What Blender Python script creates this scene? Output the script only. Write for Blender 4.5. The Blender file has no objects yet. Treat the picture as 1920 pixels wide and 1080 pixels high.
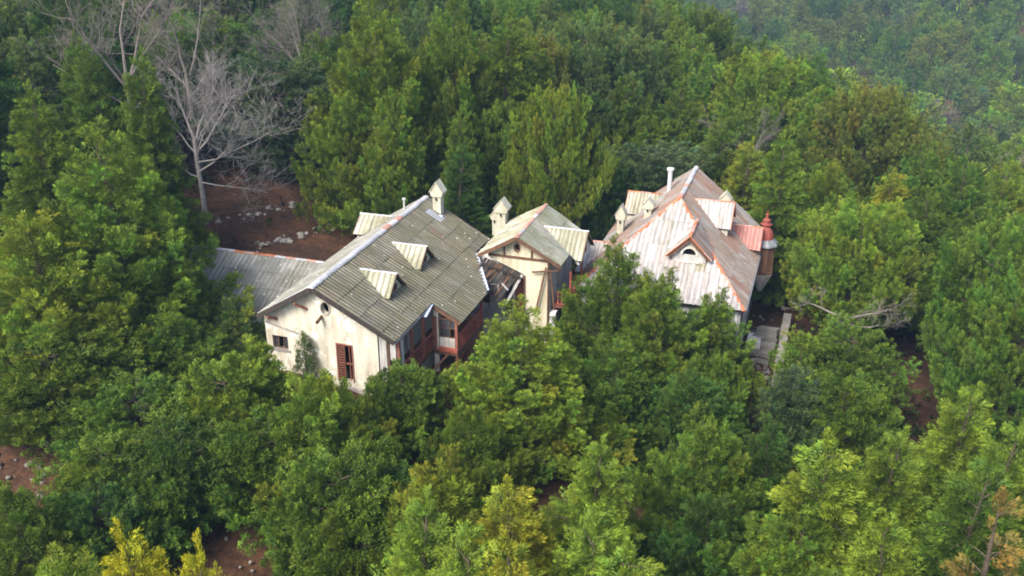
import bpy, bmesh, math, random
import numpy as np
from mathutils import Vector, Matrix, Euler

random.seed(7)
sc = bpy.context.scene
COL = sc.collection
R = math.radians

# ------------------------------------------------------------------ camera
cam_d = bpy.data.cameras.new('camera')
cam_d.sensor_width = 36.0
cam_d.lens = 36.0 * 1850.0 / 1920.0
cam_d.clip_start = 0.5
cam_d.clip_end = 4000
cam = bpy.data.objects.new('camera', cam_d)
cam.location = (0, 0, 25)
cam.rotation_euler = (R(90 - 23.8), 0, 0)
COL.objects.link(cam)
sc.camera = cam

# ------------------------------------------------------------------ sky, sun, exposure
SUN_DIR = Vector((-0.50, -0.62, 0.80)).normalized()      # towards the sun
SUN_EL = math.asin(SUN_DIR.z)
world = bpy.data.worlds.new('World')
sc.world = world
world.use_nodes = True
wn = world.node_tree
sky = wn.nodes.new('ShaderNodeTexSky')
sky.sky_type = 'NISHITA'
sky.sun_disc = False
sky.sun_elevation = SUN_EL
sky.sun_rotation = math.atan2(SUN_DIR.x, SUN_DIR.y)
sky.air_density = 1.0
sky.dust_density = 3.5
sky.ozone_density = 1.0
wn.links.new(sky.outputs[0], wn.nodes['Background'].inputs[0])
wn.nodes['Background'].inputs[1].default_value = 0.135
sun_d = bpy.data.lights.new('sun', 'SUN')
sun_d.energy = 2.3
sun_d.angle = R(24)
sun_d.color = (1.0, 0.975, 0.93)
sun = bpy.data.objects.new('sun', sun_d)
sun.rotation_euler = SUN_DIR.to_track_quat('Z', 'Y').to_euler()
sun.location = (-60, -60, 90)
COL.objects.link(sun)
sc.view_settings.view_transform = 'Standard'
sc.view_settings.look = 'None'
sc.view_settings.exposure = 1.33
sc.view_settings.gamma = 1.0
sc.view_settings.use_curve_mapping = False
sc.cycles.max_bounces = 4
sc.cycles.diffuse_bounces = 2
sc.cycles.glossy_bounces = 2
sc.cycles.transmission_bounces = 3
sc.cycles.transparent_max_bounces = 4
sc.cycles.volume_bounces = 0
sc.cycles.sample_clamp_indirect = 6
sc.cycles.filter_width = 1.8

# ------------------------------------------------------------------ frames: the houses share one orientation
AZ = R(18.1)
OX, OY = -8.5563, 44.7816
SA, CA = math.sin(AZ), math.cos(AZ)

def loc(x, y):
    dx, dy = x - OX, y - OY
    return dx * CA - dy * SA, dx * SA + dy * CA

def wld(X, Y):
    return OX + X * CA + Y * SA, OY - X * SA + Y * CA

KN = [(-300, 30), (-80, 13), (-40, 6.5), (-17, 2), (-8, .6), (-3, 0), (1.5, -.5), (4, -2.6), (12, -3.6), (20, -4.8),
      (40, -10), (70, -19), (120, -32), (250, -52), (800, -90)]
DROP = [(0, 0), (10, -1), (80, -24), (110, -30), (150, -31), (330, 2), (600, 18), (1500, 25)]

def pl(k, s):
    if s <= k[0][0]:
        return k[0][1]
    for (a, b), (c, d) in zip(k, k[1:]):
        if s <= c:
            return b + (d - b) * (s - a) / (c - a)
    return k[-1][1]

def T(x, y):
    X, Y = loc(x, y)
    z = sum(pl(KN, X + d) * w for d, w in ((-1.2, .25), (0, .5), (1.2, .25)))
    if X < -20 or X > 25 or Y > 20 or Y < -2:
        z += .5 * math.sin(x * .11 + 1) * math.cos(y * .13) * min(1, max(abs(Y - 9) - 11, abs(X - 3) - 22, 0) / 10)
    z -= .13 * max(0, -Y - 2)
    e = max(-15 - X, X + 2, 0 - Y, Y - 10)        # platform cut for the wing
    if e < 2.5:
        z = min(z, -.15 + max(0, e) * .55)
    w = Y + 1.1 * X - 85
    if w > 0:
        fx = min(1, w / 90)
        z = z * (1 - fx) - 3 * fx + pl(DROP, w)
    return z

# ------------------------------------------------------------------ object helpers
def link(o, parent=None):
    COL.objects.link(o)
    if parent is not None:
        o.parent = parent
    return o

def tag(o, label=None, cat=None, group=None, kind=None):
    if label: o['label'] = label
    if cat: o['category'] = cat
    if group: o['group'] = group
    if kind: o['kind'] = kind
    return o

def empty(name, pos, rz=0.0):
    o = bpy.data.objects.new(name, None)
    o.location = pos
    o.rotation_euler = (0, 0, rz)
    o.empty_display_size = 0.3
    return link(o)

class MB:
    """collects shapes into one mesh"""
    def __init__(self, off=(0, 0, 0)):
        self.v = []; self.f = []; self.o = Vector(off)
    def add(self, vs, fs):
        b = len(self.v)
        self.v += [tuple(Vector(p) - self.o) for p in vs]
        self.f += [tuple(i + b for i in q) for q in fs]
        return self
    def box(self, x0, x1, y0, y1, z0, z1):
        vs = [(x, y, z) for z in (z0, z1) for y in (y0, y1) for x in (x0, x1)]
        return self.add(vs, [(0, 2, 3, 1), (4, 5, 7, 6), (0, 1, 5, 4), (2, 6, 7, 3), (0, 4, 6, 2), (1, 3, 7, 5)])
    def beam(self, p, q, w, h, up=(0, 0, 1)):
        p, q = Vector(p), Vector(q); d = (q - p).normalized(); u = Vector(up)
        s = d.cross(u)
        if s.length < 1e-4: s = d.cross(Vector((0, 1, 0)))
        s.normalize(); t = s.cross(d).normalized()
        vs = [e + s * a * w / 2 + t * b * h / 2 for e in (p, q) for b in (-1, 1) for a in (-1, 1)]
        return self.add(vs, [(0, 2, 3, 1), (4, 5, 7, 6), (0, 1, 5, 4), (2, 6, 7, 3), (0, 4, 6, 2), (1, 3, 7, 5)])
    def prism(self, poly, ext):
        """poly: 3D points, ext: extrusion vector"""
        n = len(poly); e = Vector(ext)
        vs = [Vector(p) for p in poly] + [Vector(p) + e for p in poly]
        fs = [tuple(range(n))[::-1], tuple(range(n, 2 * n))] + [(i, (i + 1) % n, (i + 1) % n + n, i + n) for i in range(n)]
        return self.add(vs, fs)
    def lathe(self, c, prof, n=12, ph=0.0):
        c = Vector(c); vs = []; fs = []
        for r, z in prof:
            vs += [c + Vector((r * math.cos(ph + 2 * math.pi * k / n), r * math.sin(ph + 2 * math.pi * k / n), z)) for k in range(n)]
        for j in range(len(prof) - 1):
            fs += [(j * n + k, j * n + (k + 1) % n, (j + 1) * n + (k + 1) % n, (j + 1) * n + k) for k in range(n)]
        fs += [tuple(range(n))[::-1], tuple(range((len(prof) - 1) * n, len(prof) * n))]
        return self.add(vs, fs)
    def tube(self, pts, rad, n=6):
        pts = [Vector(p) for p in pts]; vs = []; fs = []
        for i, p in enumerate(pts):
            d = (pts[min(i + 1, len(pts) - 1)] - pts[max(i - 1, 0)])
            if d.length < 1e-6: d = Vector((0, 0, 1))
            d.normalize()
            a = d.cross(Vector((0.31, 0.17, 0.93)));
            if a.length < .05: a = d.cross(Vector((1, 0, 0)))
            a.normalize(); b = d.cross(a)
            vs += [p + (a * math.cos(6.2832 * k / n) + b * math.sin(6.2832 * k / n)) * rad[i] for k in range(n)]
        for j in range(len(pts) - 1):
            fs += [(j * n + k, j * n + (k + 1) % n, (j + 1) * n + (k + 1) % n, (j + 1) * n + k) for k in range(n)]
        return self.add(vs, fs)
    def mesh(self, name, mat):
        me = bpy.data.meshes.new(name)
        me.from_pydata(self.v, [], self.f)
        me.validate()
        if mat: me.materials.append(mat)
        return me
    def build(self, name, mat, parent=None, fix=True, smooth=False):
        me = self.mesh(name, mat)
        if fix:
            bm = bmesh.new(); bm.from_mesh(me); bmesh.ops.recalc_face_normals(bm, faces=bm.faces); bm.to_mesh(me); bm.free()
        if smooth:
            me.polygons.foreach_set('use_smooth', [True] * len(me.polygons))
        return link(bpy.data.objects.new(name, me), parent)

# ------------------------------------------------------------------ materials
def nd(nt, t, **kw):
    n = nt.nodes.new(t)
    for k, v in kw.items():
        setattr(n, k, v)
    return n

def base_mat(name, rough=0.85, spec=0.25):
    m = bpy.data.materials.new(name); m.use_nodes = True
    b = m.node_tree.nodes['Principled BSDF']
    b.inputs['Roughness'].default_value = rough
    b.inputs['Specular IOR Level'].default_value = spec
    return m, m.node_tree, b

def noise(nt, scale, detail=4, rough=.6, vec=None, dist=0.0):
    n = nd(nt, 'ShaderNodeTexNoise'); n.inputs['Scale'].default_value = scale
    n.inputs['Detail'].default_value = detail; n.inputs['Roughness'].default_value = rough
    n.inputs['Distortion'].default_value = dist
    if vec is not None: nt.links.new(vec, n.inputs['Vector'])
    return n

def ramp(nt, fac, stops, interp='LINEAR'):
    r = nd(nt, 'ShaderNodeValToRGB'); r.color_ramp.interpolation = interp
    el = r.color_ramp.elements
    while len(el) < len(stops): el.new(.5)
    for e, (p, c) in zip(el, stops):
        e.position = p; e.color = tuple(c) + (1,) if len(c) == 3 else c
    nt.links.new(fac, r.inputs[0])
    return r

def mix(nt, fac, a, b, mode='MIX'):
    m = nd(nt, 'ShaderNodeMix', data_type='RGBA', blend_type=mode)
    for s, x in ((m.inputs[0], fac), (m.inputs[6], a), (m.inputs[7], b)):
        if isinstance(x, (int, float)): s.default_value = x
        elif isinstance(x, tuple): s.default_value = x + (1,)
        else: nt.links.new(x, s)
    return m.outputs[2]

def bump(nt, b, h, strength=.4, dist=.02):
    n = nd(nt, 'ShaderNodeBump'); n.inputs['Strength'].default_value = strength; n.inputs['Distance'].default_value = dist
    nt.links.new(h, n.inputs['Height']); nt.links.new(n.outputs[0], b.inputs['Normal'])

def pos_out(nt, scale=(1, 1, 1)):
    g = nd(nt, 'ShaderNodeNewGeometry'); mp = nd(nt, 'ShaderNodeMapping'); mp.inputs['Scale'].default_value = scale
    nt.links.new(g.outputs['Position'], mp.inputs[0]); return mp.outputs[0]

def mat_plain(name, c, rough=.8, var=.35, sc_=4.0, spec=.25, streak=False):
    m, nt, b = base_mat(name, rough, spec)
    v = pos_out(nt, (1, 1, .18) if streak else (1, 1, 1))
    n = noise(nt, sc_, 6, .65, v)
    lo = tuple(x * (1 - var) for x in c); hi = tuple(min(1, x * (1 + var * .6)) for x in c)
    r = ramp(nt, n.outputs[0], [(.3, lo), (.7, hi)])
    oi = nd(nt, 'ShaderNodeObjectInfo')
    rr = ramp(nt, oi.outputs['Random'], [(0, (.8, .8, .8)), (1, (1.15, 1.12, 1.1))])
    nt.links.new(mix(nt, 1.0, r.outputs[0], rr.outputs[0], 'MULTIPLY'), b.inputs['Base Color'])
    n2 = noise(nt, sc_ * 8, 4, .6, v); bump(nt, b, n2.outputs[0], .3, .01)
    return m

def mat_sheet(name, cols, lichen, moss, spots=.6, rough=.9, groove_shade=.75):
    """weathered corrugated sheets: each sheet its own tone, blotches, streaks down the slope, pale lichen dots"""
    m, nt, b = base_mat(name, rough, .2)
    oi = nd(nt, 'ShaderNodeObjectInfo')
    n = len(cols)
    base = ramp(nt, oi.outputs['Random'], [(i / max(1, n), c) for i, c in enumerate(cols)], 'CONSTANT')
    v = pos_out(nt)
    tc = nd(nt, 'ShaderNodeTexCoord')
    mp = nd(nt, 'ShaderNodeMapping'); mp.inputs['Scale'].default_value = (7, .7, 7)
    ad = nd(nt, 'ShaderNodeVectorMath', operation='ADD')
    cx = nd(nt, 'ShaderNodeCombineXYZ'); ml = nd(nt, 'ShaderNodeMath', operation='MULTIPLY'); ml.inputs[1].default_value = 57.0
    nt.links.new(oi.outputs['Random'], ml.inputs[0])
    for i in range(3): nt.links.new(ml.outputs[0], cx.inputs[i])
    nt.links.new(tc.outputs['Object'], ad.inputs[0]); nt.links.new(cx.outputs[0], ad.inputs[1]); nt.links.new(ad.outputs[0], mp.inputs[0])
    st = noise(nt, 1.0, 5, .7, mp.outputs[0])
    big = noise(nt, .55, 5, .65, v, .6)
    c1 = mix(nt, ramp(nt, big.outputs[0], [(.42, (0, 0, 0)), (.62, (1, 1, 1))]).outputs[0], base.outputs[0], moss)
    c2 = mix(nt, 1.0, c1, ramp(nt, st.outputs[0], [(.28, (.5, .49, .46)), (.5, (.95, .95, .95)), (.75, (1.3, 1.28, 1.25))]).outputs[0], 'MULTIPLY')
    vo = nd(nt, 'ShaderNodeTexVoronoi'); vo.inputs['Scale'].default_value = 3.2; nt.links.new(v, vo.inputs['Vector'])
    sp = ramp(nt, vo.outputs['Distance'], [(.12, (1, 1, 1)), (.18, (0, 0, 0))])
    gate = ramp(nt, vo.outputs['Color'], [(.55, (0, 0, 0)), (.6, (1, 1, 1))])
    f = nd(nt, 'ShaderNodeMath', operation='MULTIPLY'); nt.links.new(sp.outputs[0], f.inputs[0]); nt.links.new(gate.outputs[0], f.inputs[1])
    f2 = nd(nt, 'ShaderNodeMath', operation='MULTIPLY'); nt.links.new(f.outputs[0], f2.inputs[0]); f2.inputs[1].default_value = spots
    c3 = mix(nt, f2.outputs[0], c2, lichen)
    fine = noise(nt, 14, 4, .7, v)
    c4 = mix(nt, .35, c3, mix(nt, 1.0, c3, ramp(nt, fine.outputs[0], [(.35, (.45, .45, .42)), (.65, (1.35, 1.35, 1.3))]).outputs[0], 'MULTIPLY'))
    gr = nd(nt, 'ShaderNodeAttribute'); gr.attribute_name = 'groove_shade'
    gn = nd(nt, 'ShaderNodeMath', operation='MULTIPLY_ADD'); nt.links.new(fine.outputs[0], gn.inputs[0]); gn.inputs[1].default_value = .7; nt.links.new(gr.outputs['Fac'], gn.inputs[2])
    gf_ = ramp(nt, gn.outputs[0], [(.80, (0, 0, 0)), (1.0, (groove_shade, groove_shade, groove_shade))])
    c5 = mix(nt, gf_.outputs[0], c4, tuple(x * .35 for x in moss))  # moss-tinted valleys, darkened in the colour to deepen the corrugation's shade lines
    nt.links.new(c5, b.inputs['Base Color'])
    bump(nt, b, fine.outputs[0], .35, .02)
    return m

def mat_plaster(name, c, dirt, peel, peel_amt=.5):
    m, nt, b = base_mat(name, .9, .15)
    v = pos_out(nt); vs = pos_out(nt, (1.6, 1.6, .22))
    n1 = noise(nt, 1.1, 6, .7, v, .4); n2 = noise(nt, 1.3, 6, .7, vs)
    c1 = mix(nt, ramp(nt, n2.outputs[0], [(.42, (0, 0, 0)), (.70, (.9, .9, .9))]).outputs[0], c, dirt)
    c2 = mix(nt, ramp(nt, n1.outputs[0], [(peel_amt, (0, 0, 0)), (peel_amt + .03, (1, 1, 1))]).outputs[0], c1, peel)
    fine = noise(nt, 9, 5, .7, v)
    c3 = mix(nt, 1.0, c2, ramp(nt, fine.outputs[0], [(.3, (.82, .81, .79)), (.7, (1.1, 1.1, 1.08))]).outputs[0], 'MULTIPLY')
    nt.links.new(c3, b.inputs['Base Color']); bump(nt, b, fine.outputs[0], .3, .015)
    return m

def mat_leaf(name):
    m = bpy.data.materials.new(name); m.use_nodes = True; nt = m.node_tree
    nt.nodes.remove(nt.nodes['Principled BSDF']); out = nt.nodes['Material Output']
    at = nd(nt, 'ShaderNodeAttribute'); at.attribute_name = 'tone'
    oi = nd(nt, 'ShaderNodeObjectInfo')
    c = mix(nt, 1.0, at.outputs['Color'], oi.outputs['Color'], 'MULTIPLY')
    d = nd(nt, 'ShaderNodeBsdfDiffuse'); nt.links.new(c, d.inputs[0])
    t = nd(nt, 'ShaderNodeBsdfTranslucent'); nt.links.new(c, t.inputs[0])
    ms = nd(nt, 'ShaderNodeMixShader'); ms.inputs[0].default_value = .28
    nt.links.new(d.outputs[0], ms.inputs[1]); nt.links.new(t.outputs[0], ms.inputs[2])
    g = nd(nt, 'ShaderNodeBsdfGlossy'); g.inputs['Roughness'].default_value = .55; g.inputs[0].default_value = (.9, .95, .8, 1)
    ms2 = nd(nt, 'ShaderNodeMixShader'); ms2.inputs[0].default_value = .008
    nt.links.new(ms.outputs[0], ms2.inputs[1]); nt.links.new(g.outputs[0], ms2.inputs[2])
    nt.links.new(ms2.outputs[0], out.inputs['Surface'])
    return m

def mat_ground():
    m, nt, b = base_mat('forest_floor', .95, .1)
    v = pos_out(nt)
    n1 = noise(nt, .35, 6, .65, v, .5); n2 = noise(nt, 3.0, 6, .7, v); n3 = noise(nt, 22, 4, .7, v)
    c = ramp(nt, n1.outputs[0], [(.3, (.032, .021, .016)), (.48, (.060, .033, .021)), (.62, (.100, .052, .030)), (.75, (.060, .053, .025))])
    c2 = mix(nt, 1.0, c.outputs[0], ramp(nt, n2.outputs[0], [(.3, (.5, .5, .5)), (.7, (1.5, 1.45, 1.35))]).outputs[0], 'MULTIPLY')
    c3 = mix(nt, ramp(nt, n3.outputs[0], [(.66, (0, 0, 0)), (.74, (.7, .7, .7))]).outputs[0], c2, (.16, .13, .10))
    nt.links.new(c3, b.inputs['Base Color']); bump(nt, b, n2.outputs[0], .8, .12)
    return m

M = {}
M['ground'] = mat_ground()
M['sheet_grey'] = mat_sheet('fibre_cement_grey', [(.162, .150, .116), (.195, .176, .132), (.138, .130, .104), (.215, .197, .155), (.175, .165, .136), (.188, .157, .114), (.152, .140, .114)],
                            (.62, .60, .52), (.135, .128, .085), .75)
M['sheet_wing'] = mat_sheet('fibre_cement_wing', [(.27, .26, .23), (.32, .31, .275), (.24, .235, .21)], (.70, .69, .64), (.19, .185, .15), .9, groove_shade=0.3)
M['sheet_pale'] = mat_sheet('pale_dormer_sheet', [(.37, .35, .27), (.45, .42, .33), (.30, .29, .21), (.46, .41, .36), (.26, .255, .18)], (.55, .53, .45), (.25, .235, .15), .5, groove_shade=0.42)
M['sheet_B'] = mat_sheet('grey_green_sheet', [(.27, .27, .24), (.33, .32, .28), (.22, .23, .20), (.38, .37, .34)], (.6, .6, .56), (.17, .175, .12), .5, groove_shade=0.5)
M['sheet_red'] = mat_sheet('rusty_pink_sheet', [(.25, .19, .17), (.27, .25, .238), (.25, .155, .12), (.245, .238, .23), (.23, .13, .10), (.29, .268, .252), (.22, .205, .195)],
                           (.45, .37, .31), (.22, .165, .13), .4, groove_shade=0.4)
M['sheet_hip'] = mat_sheet('pale_pink_sheet', [(.44, .415, .405), (.47, .455, .445), (.38, .33, .305), (.43, .41, .375), (.22, .205, .12), (.46, .445, .435), (.35, .34, .33)], (.5, .44, .36), (.40, .365, .34), .3, groove_shade=0.33)
M['sheet_rose'] = mat_sheet('rose_sheet', [(.42, .20, .17), (.45, .25, .22), (.40, .17, .13)], (.6, .45, .4), (.36, .18, .15), .3, groove_shade=0.35)
M['cap_white'] = mat_plain('ridge_flashing_white', (.43, .43, .44), .6, .35, 5)
M['cap_pink'] = mat_plain('ridge_tile_pink', (.46, .26, .20), .85, .4, 4)
M['cap_orange'] = mat_plain('ridge_tile_orange', (.42, .15, .07), .85, .45, 4)
M['flash_blue'] = mat_plain('zinc_flashing', (.42, .47, .58), .45, .25, 5, .5)
M['cream'] = mat_plaster('cream_plaster', (.55, .52, .425), (.30, .25, .18), (.63, .615, .56), .55)
M['cream_B'] = mat_plaster('cream_plaster_gable', (.54, .495, .375), (.30, .255, .14), (.60, .57, .48), .60)
M['wall_grey'] = mat_plaster('peeled_grey_plaster', (.46, .45, .42), (.26, .25, .24), (.62, .60, .58), .55)
M['wall_C'] = mat_plaster('flaking_pale_plaster', (.50, .48, .47), (.25, .24, .24), (.72, .71, .70), .5)
M['chimney'] = mat_plaster('chimney_plaster', (.50, .475, .375), (.28, .265, .19), (.56, .54, .47), .60)
M['board_grey'] = mat_plain('weathered_grey_boards', (.36, .35, .33), .85, .4, 5, .2, True)
M['board_white'] = mat_plain('flaking_white_boards', (.46, .445, .415), .8, .35, 5, .2, True)
M['red'] = mat_plain('faded_red_paint', (.34, .095, .065), .7, .45, 6)
M['redbrown'] = mat_plain('red_brown_timber', (.22, .085, .055), .75, .4, 6)
M['brown'] = mat_plain('brown_timber', (.13, .07, .042), .8, .4, 6, .2, True)
M['darkwood'] = mat_plain('blackened_timber', (.045, .036, .03), .85, .5, 5)
M['dark'] = mat_plain('interior_shade', (.02, .018, .016), .9, .4, 3)  # near-black colour stands in for the shade inside openings
M['glass'] = mat_plain('dusty_glass', (.045, .05, .055), .12, .3, 3, .5)
M['concrete'] = mat_plain('old_concrete', (.33, .30, .27), .9, .35, 3)
M['slab'] = mat_plain('pale_concrete_slab', (.42, .41, .41), .85, .25, 2)
M['stone'] = mat_plain('limestone', (.25, .235, .205), .9, .45, 5)
M['rock'] = mat_plain('lichened_rock', (.15, .14, .125), .9, .5, 4)
M['dome'] = mat_plain('red_painted_metal', (.22, .05, .034), .7, .35, 5, .4)
M['zinc'] = mat_plain('zinc', (.22, .23, .24), .5, .3, 5, .4)
M['pipe'] = mat_plain('white_flue', (.52, .52, .50), .6, .2, 4)
M['bark'] = mat_plain('bark', (.085, .065, .048), .95, .45, 5)
M['deadbark'] = mat_plain('bleached_dead_wood', (.17, .15, .13), .9, .35, 6)
M['deadtwig'] = mat_plain('bleached_twigs', (.15, .13, .115), .9, .3, 3)
M['palebark'] = mat_plain('pale_dead_wood', (.24, .225, .21), .9, .3, 6)
M['paletwig'] = mat_plain('pale_twigs', (.21, .195, .185), .9, .3, 3)
M['leaf'] = mat_leaf('leaf')
M['gutter'] = mat_plain('gutter_green', (.30, .34, .26), .6, .3, 5)

# ================================================================== THE SETTING
def axis(segs):
    out = []
    for a, b, st in segs:
        n = max(1, round((b - a) / st)); out += [a + (b - a) * i / n for i in range(n)]
    return out + [segs[-1][1]]

gx = axis([(-1200, -200, 60), (-200, -60, 7), (-60, 60, .9), (60, 200, 6), (200, 1200, 60)])
gy = axis([(-300, -20, 20), (-20, 15, 3), (15, 95, .9), (95, 420, 6), (420, 1500, 60)])
gv = []
for y in gy:
    for x in gx:
        j = (math.sin(x * 1.7 + y * .9) * math.cos(y * 2.1 - x * .6) + math.sin(x * .7 - y * 1.3)) * .05
        gv.append((x, y, T(x, y) + j))
nx = len(gx)
gf = [(j * nx + i, j * nx + i + 1, (j + 1) * nx + i + 1, (j + 1) * nx + i) for j in range(len(gy) - 1) for i in range(nx - 1)]
gm = bpy.data.meshes.new('ground'); gm.from_pydata(gv, [], gf); gm.materials.append(M['ground'])
gm.polygons.foreach_set('use_smooth', [True] * len(gm.polygons))
ground = link(bpy.data.objects.new('ground', gm)); tag(ground, 'red-brown forest floor on a wooded hillside', None, None, 'structure')

# ================================================================== BUILDING TOOLS (local frame: X downhill, Y along the ridges)
def house(name, label, bx, by, bz):
    x, y = wld(bx, by)
    h = empty(name, (x, y, bz), -AZ)
    tag(h, label, 'house')
    return h, Vector((bx, by, bz))

SHEETS = {}
def sheet_bm(W, L, amp):
    bm = bmesh.new(); gl = bm.verts.layers.float.new('groove_shade')
    k = max(4, 2 * round(W / .27)); rows = []
    for t in (0.0, L):
        rows.append([bm.verts.new((W * i / k, t, amp * (i % 2))) for i in range(k + 1)])
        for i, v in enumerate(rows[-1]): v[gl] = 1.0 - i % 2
    for i in range(k):
        bm.faces.new((rows[0][i], rows[0][i + 1], rows[1][i + 1], rows[1][i]))
    return bm

def skirt(bm, depth=.02):
    ed = [e for e in bm.edges if e.is_boundary]
    r = bmesh.ops.extrude_edge_only(bm, edges=ed)
    for v in r['geom']:
        if isinstance(v, bmesh.types.BMVert): v.co.z -= depth

def inside(poly, p):
    s = None
    for (x0, y0), (x1, y1) in zip(poly, poly[1:] + poly[:1]):
        c = (x1 - x0) * (p[1] - y0) - (y1 - y0) * (p[0] - x0)
        if abs(c) < 1e-6: continue
        if s is None: s = c > 0
        elif (c > 0) != s: return False
    return True

def sheets(parent, off, P0, a, d, polys, W, L, mat, amp=.07, lift=.025, pick=None, seed=1):
    """lay corrugated sheets, one object each, over the convex polygons (s along a, t down d) of a roof plane"""
    rnd = random.Random(seed)
    a = Vector(a).normalized(); d = Vector(d).normalized(); P0 = Vector(P0) - off
    n = a.cross(d)
    if n.z < 0:
        a = -a; n = -n; polys = [[(-s, t) for s, t in p] for p in polys]
    for poly in polys:
        A2 = sum(x0 * y1 - x1 * y0 for (x0, y0), (x1, y1) in zip(poly, poly[1:] + poly[:1]))
        if A2 < 0: poly = poly[::-1]
        s0 = min(p[0] for p in poly); s1 = max(p[0] for p in poly); t0 = min(p[1] for p in poly); t1 = max(p[1] for p in poly)
        i0, i1 = math.floor(s0 / W + 1e-4), math.ceil(s1 / W - 1e-4); j0, j1 = math.floor(t0 / L + 1e-4), math.ceil(t1 / L - 1e-4)
        for i in range(i0, i1):
            for j in range(j0, j1):
                s, t = i * W, j * L; Le = L + .10
                mt = pick(i, j, rnd) if pick else mat
                key = (round(W, 3), round(L, 3), amp, mt.name)
                cs = [(s, t), (s + W, t), (s + W, t + L), (s, t + L)]
                if all(inside(poly, c) for c in cs):
                    if key not in SHEETS:
                        bm = sheet_bm(W, Le, amp); skirt(bm)
                        me = bpy.data.meshes.new('sheet'); bm.to_mesh(me); bm.free(); me.materials.append(mt); SHEETS[key] = me
                    me = SHEETS[key]
                else:
                    bm = sheet_bm(W, Le, amp)
                    for (x0, y0), (x1, y1) in zip(poly, poly[1:] + poly[:1]):
                        ln = math.hypot(x1 - x0, y1 - y0)
                        if ln < 1e-6: continue
                        no = ((y1 - y0) / ln, -(x1 - x0) / ln, 0)
                        bmesh.ops.bisect_plane(bm, geom=bm.verts[:] + bm.edges[:] + bm.faces[:], plane_co=(x0 - s, y0 - t, 0), plane_no=no, clear_outer=True)
                        if not bm.faces: break
                    if sum(f.calc_area() for f in bm.faces) < .03:
                        bm.free(); continue
                    skirt(bm)
                    me = bpy.data.meshes.new('sheet'); bm.to_mesh(me); bm.free(); me.materials.append(mt)
                o = bpy.data.objects.new('sheet', me)
                an = math.atan2(lift, L) + rnd.uniform(-.006, .006)
                d2 = d * math.cos(an) + n * math.sin(an); n2 = n * math.cos(an) - d * math.sin(an)
                sk = rnd.gauss(0, .006) if rnd.random() > .06 else rnd.uniform(-.03, .03)
                a2 = (a + d2 * sk).normalized(); d3 = n2.cross(a2)
                mx = Matrix((a2, d3, n2)).transposed().to_4x4()
                mx.translation = P0 + a * s + d * t + n * (.03 + rnd.uniform(0, .03))
                o.matrix_basis = mx
                link(o, parent)

def slab(parent, off, P0, a, d, polys, mat, thick=.10, name='roof'):
    a = Vector(a).normalized(); d = Vector(d).normalized(); n = a.cross(d)
    if n.z < 0: n = -n
    mb = MB(off)
    for p in polys:
        mb.prism([Vector(P0) + a * s + d * t for s, t in p], -n * thick)
    return mb.build(name, mat, parent)

def caps(parent, off, p, q, mats, w=.17, piece=.75, seed=3, name='ridge_cap', lift=.05):
    """ridge or hip cover laid piece by piece"""
    rnd = random.Random(seed); p, q = Vector(p), Vector(q); L = (q - p).length; n = max(1, round(L / piece)); d = (q - p) / L
    side = d.cross(Vector((0, 0, 1))).normalized(); up = side.cross(d).normalized()
    for i in range(n):
        mb = MB()
        l = L / n; vs = []
        for e in (-.03, l + .03):
            for k in range(5):
                an = math.pi * k / 4
                vs.append(d * e + side * math.cos(an) * w + up * (math.sin(an) * w * .55 - .03))
        fs = [(k, k + 1, k + 6, k + 5) for k in range(4)] + [(0, 5, 9, 4), (0, 1, 2, 3, 4), (5, 6, 7, 8, 9)]
        mb.add(vs, fs)
        o = mb.build(name, rnd.choice(mats), parent)
        o.location = p - off + d * (l * i) + up * (lift + rnd.uniform(-.01, .012)) + side * rnd.uniform(-.012, .012)

def panel(parent, off, name, mat, O, ax, ay, outer, holes, thick):
    """flat wall with real openings: outer loop and holes in (ax, ay) coordinates, extruded by vector thick"""
    O, ax, ay, th = Vector(O) - off, Vector(ax), Vector(ay), Vector(thick)
    bm = bmesh.new(); loops = []
    for lp in [outer] + holes:
        vs = [bm.verts.new(O + ax * x + ay * y) for x, y in lp]
        for i in range(len(vs)): bm.edges.new((vs[i], vs[(i + 1) % len(vs)]))
        loops.append(vs)
    bmesh.ops.triangle_fill(bm, use_beauty=True, use_dissolve=False, edges=bm.edges[:])
    fr = bm.faces[:]
    bk = {v: bm.verts.new(v.co + th) for v in bm.verts[:]}
    for f in fr:
        bm.faces.new([bk[v] for v in reversed(f.verts)])
    for vs in loops:
        for i in range(len(vs)):
            p, q = vs[i], vs[(i + 1) % len(vs)]
            bm.faces.new((p, q, bk[q], bk[p]))
    bmesh.ops.recalc_face_normals(bm, faces=bm.faces)
    me = bpy.data.meshes.new(name); bm.to_mesh(me); bm.free(); me.materials.append(mat)
    return link(bpy.data.objects.new(name, me), parent)

def rect(x0, x1, y0, y1): return [(x0, y0), (x1, y0), (x1, y1), (x0, y1)]
def oval(cx, cy, rx, ry, n=18): return [(cx + rx * math.cos(2 * math.pi * k / n), cy + ry * math.sin(2 * math.pi * k / n)) for k in range(n)]

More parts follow.
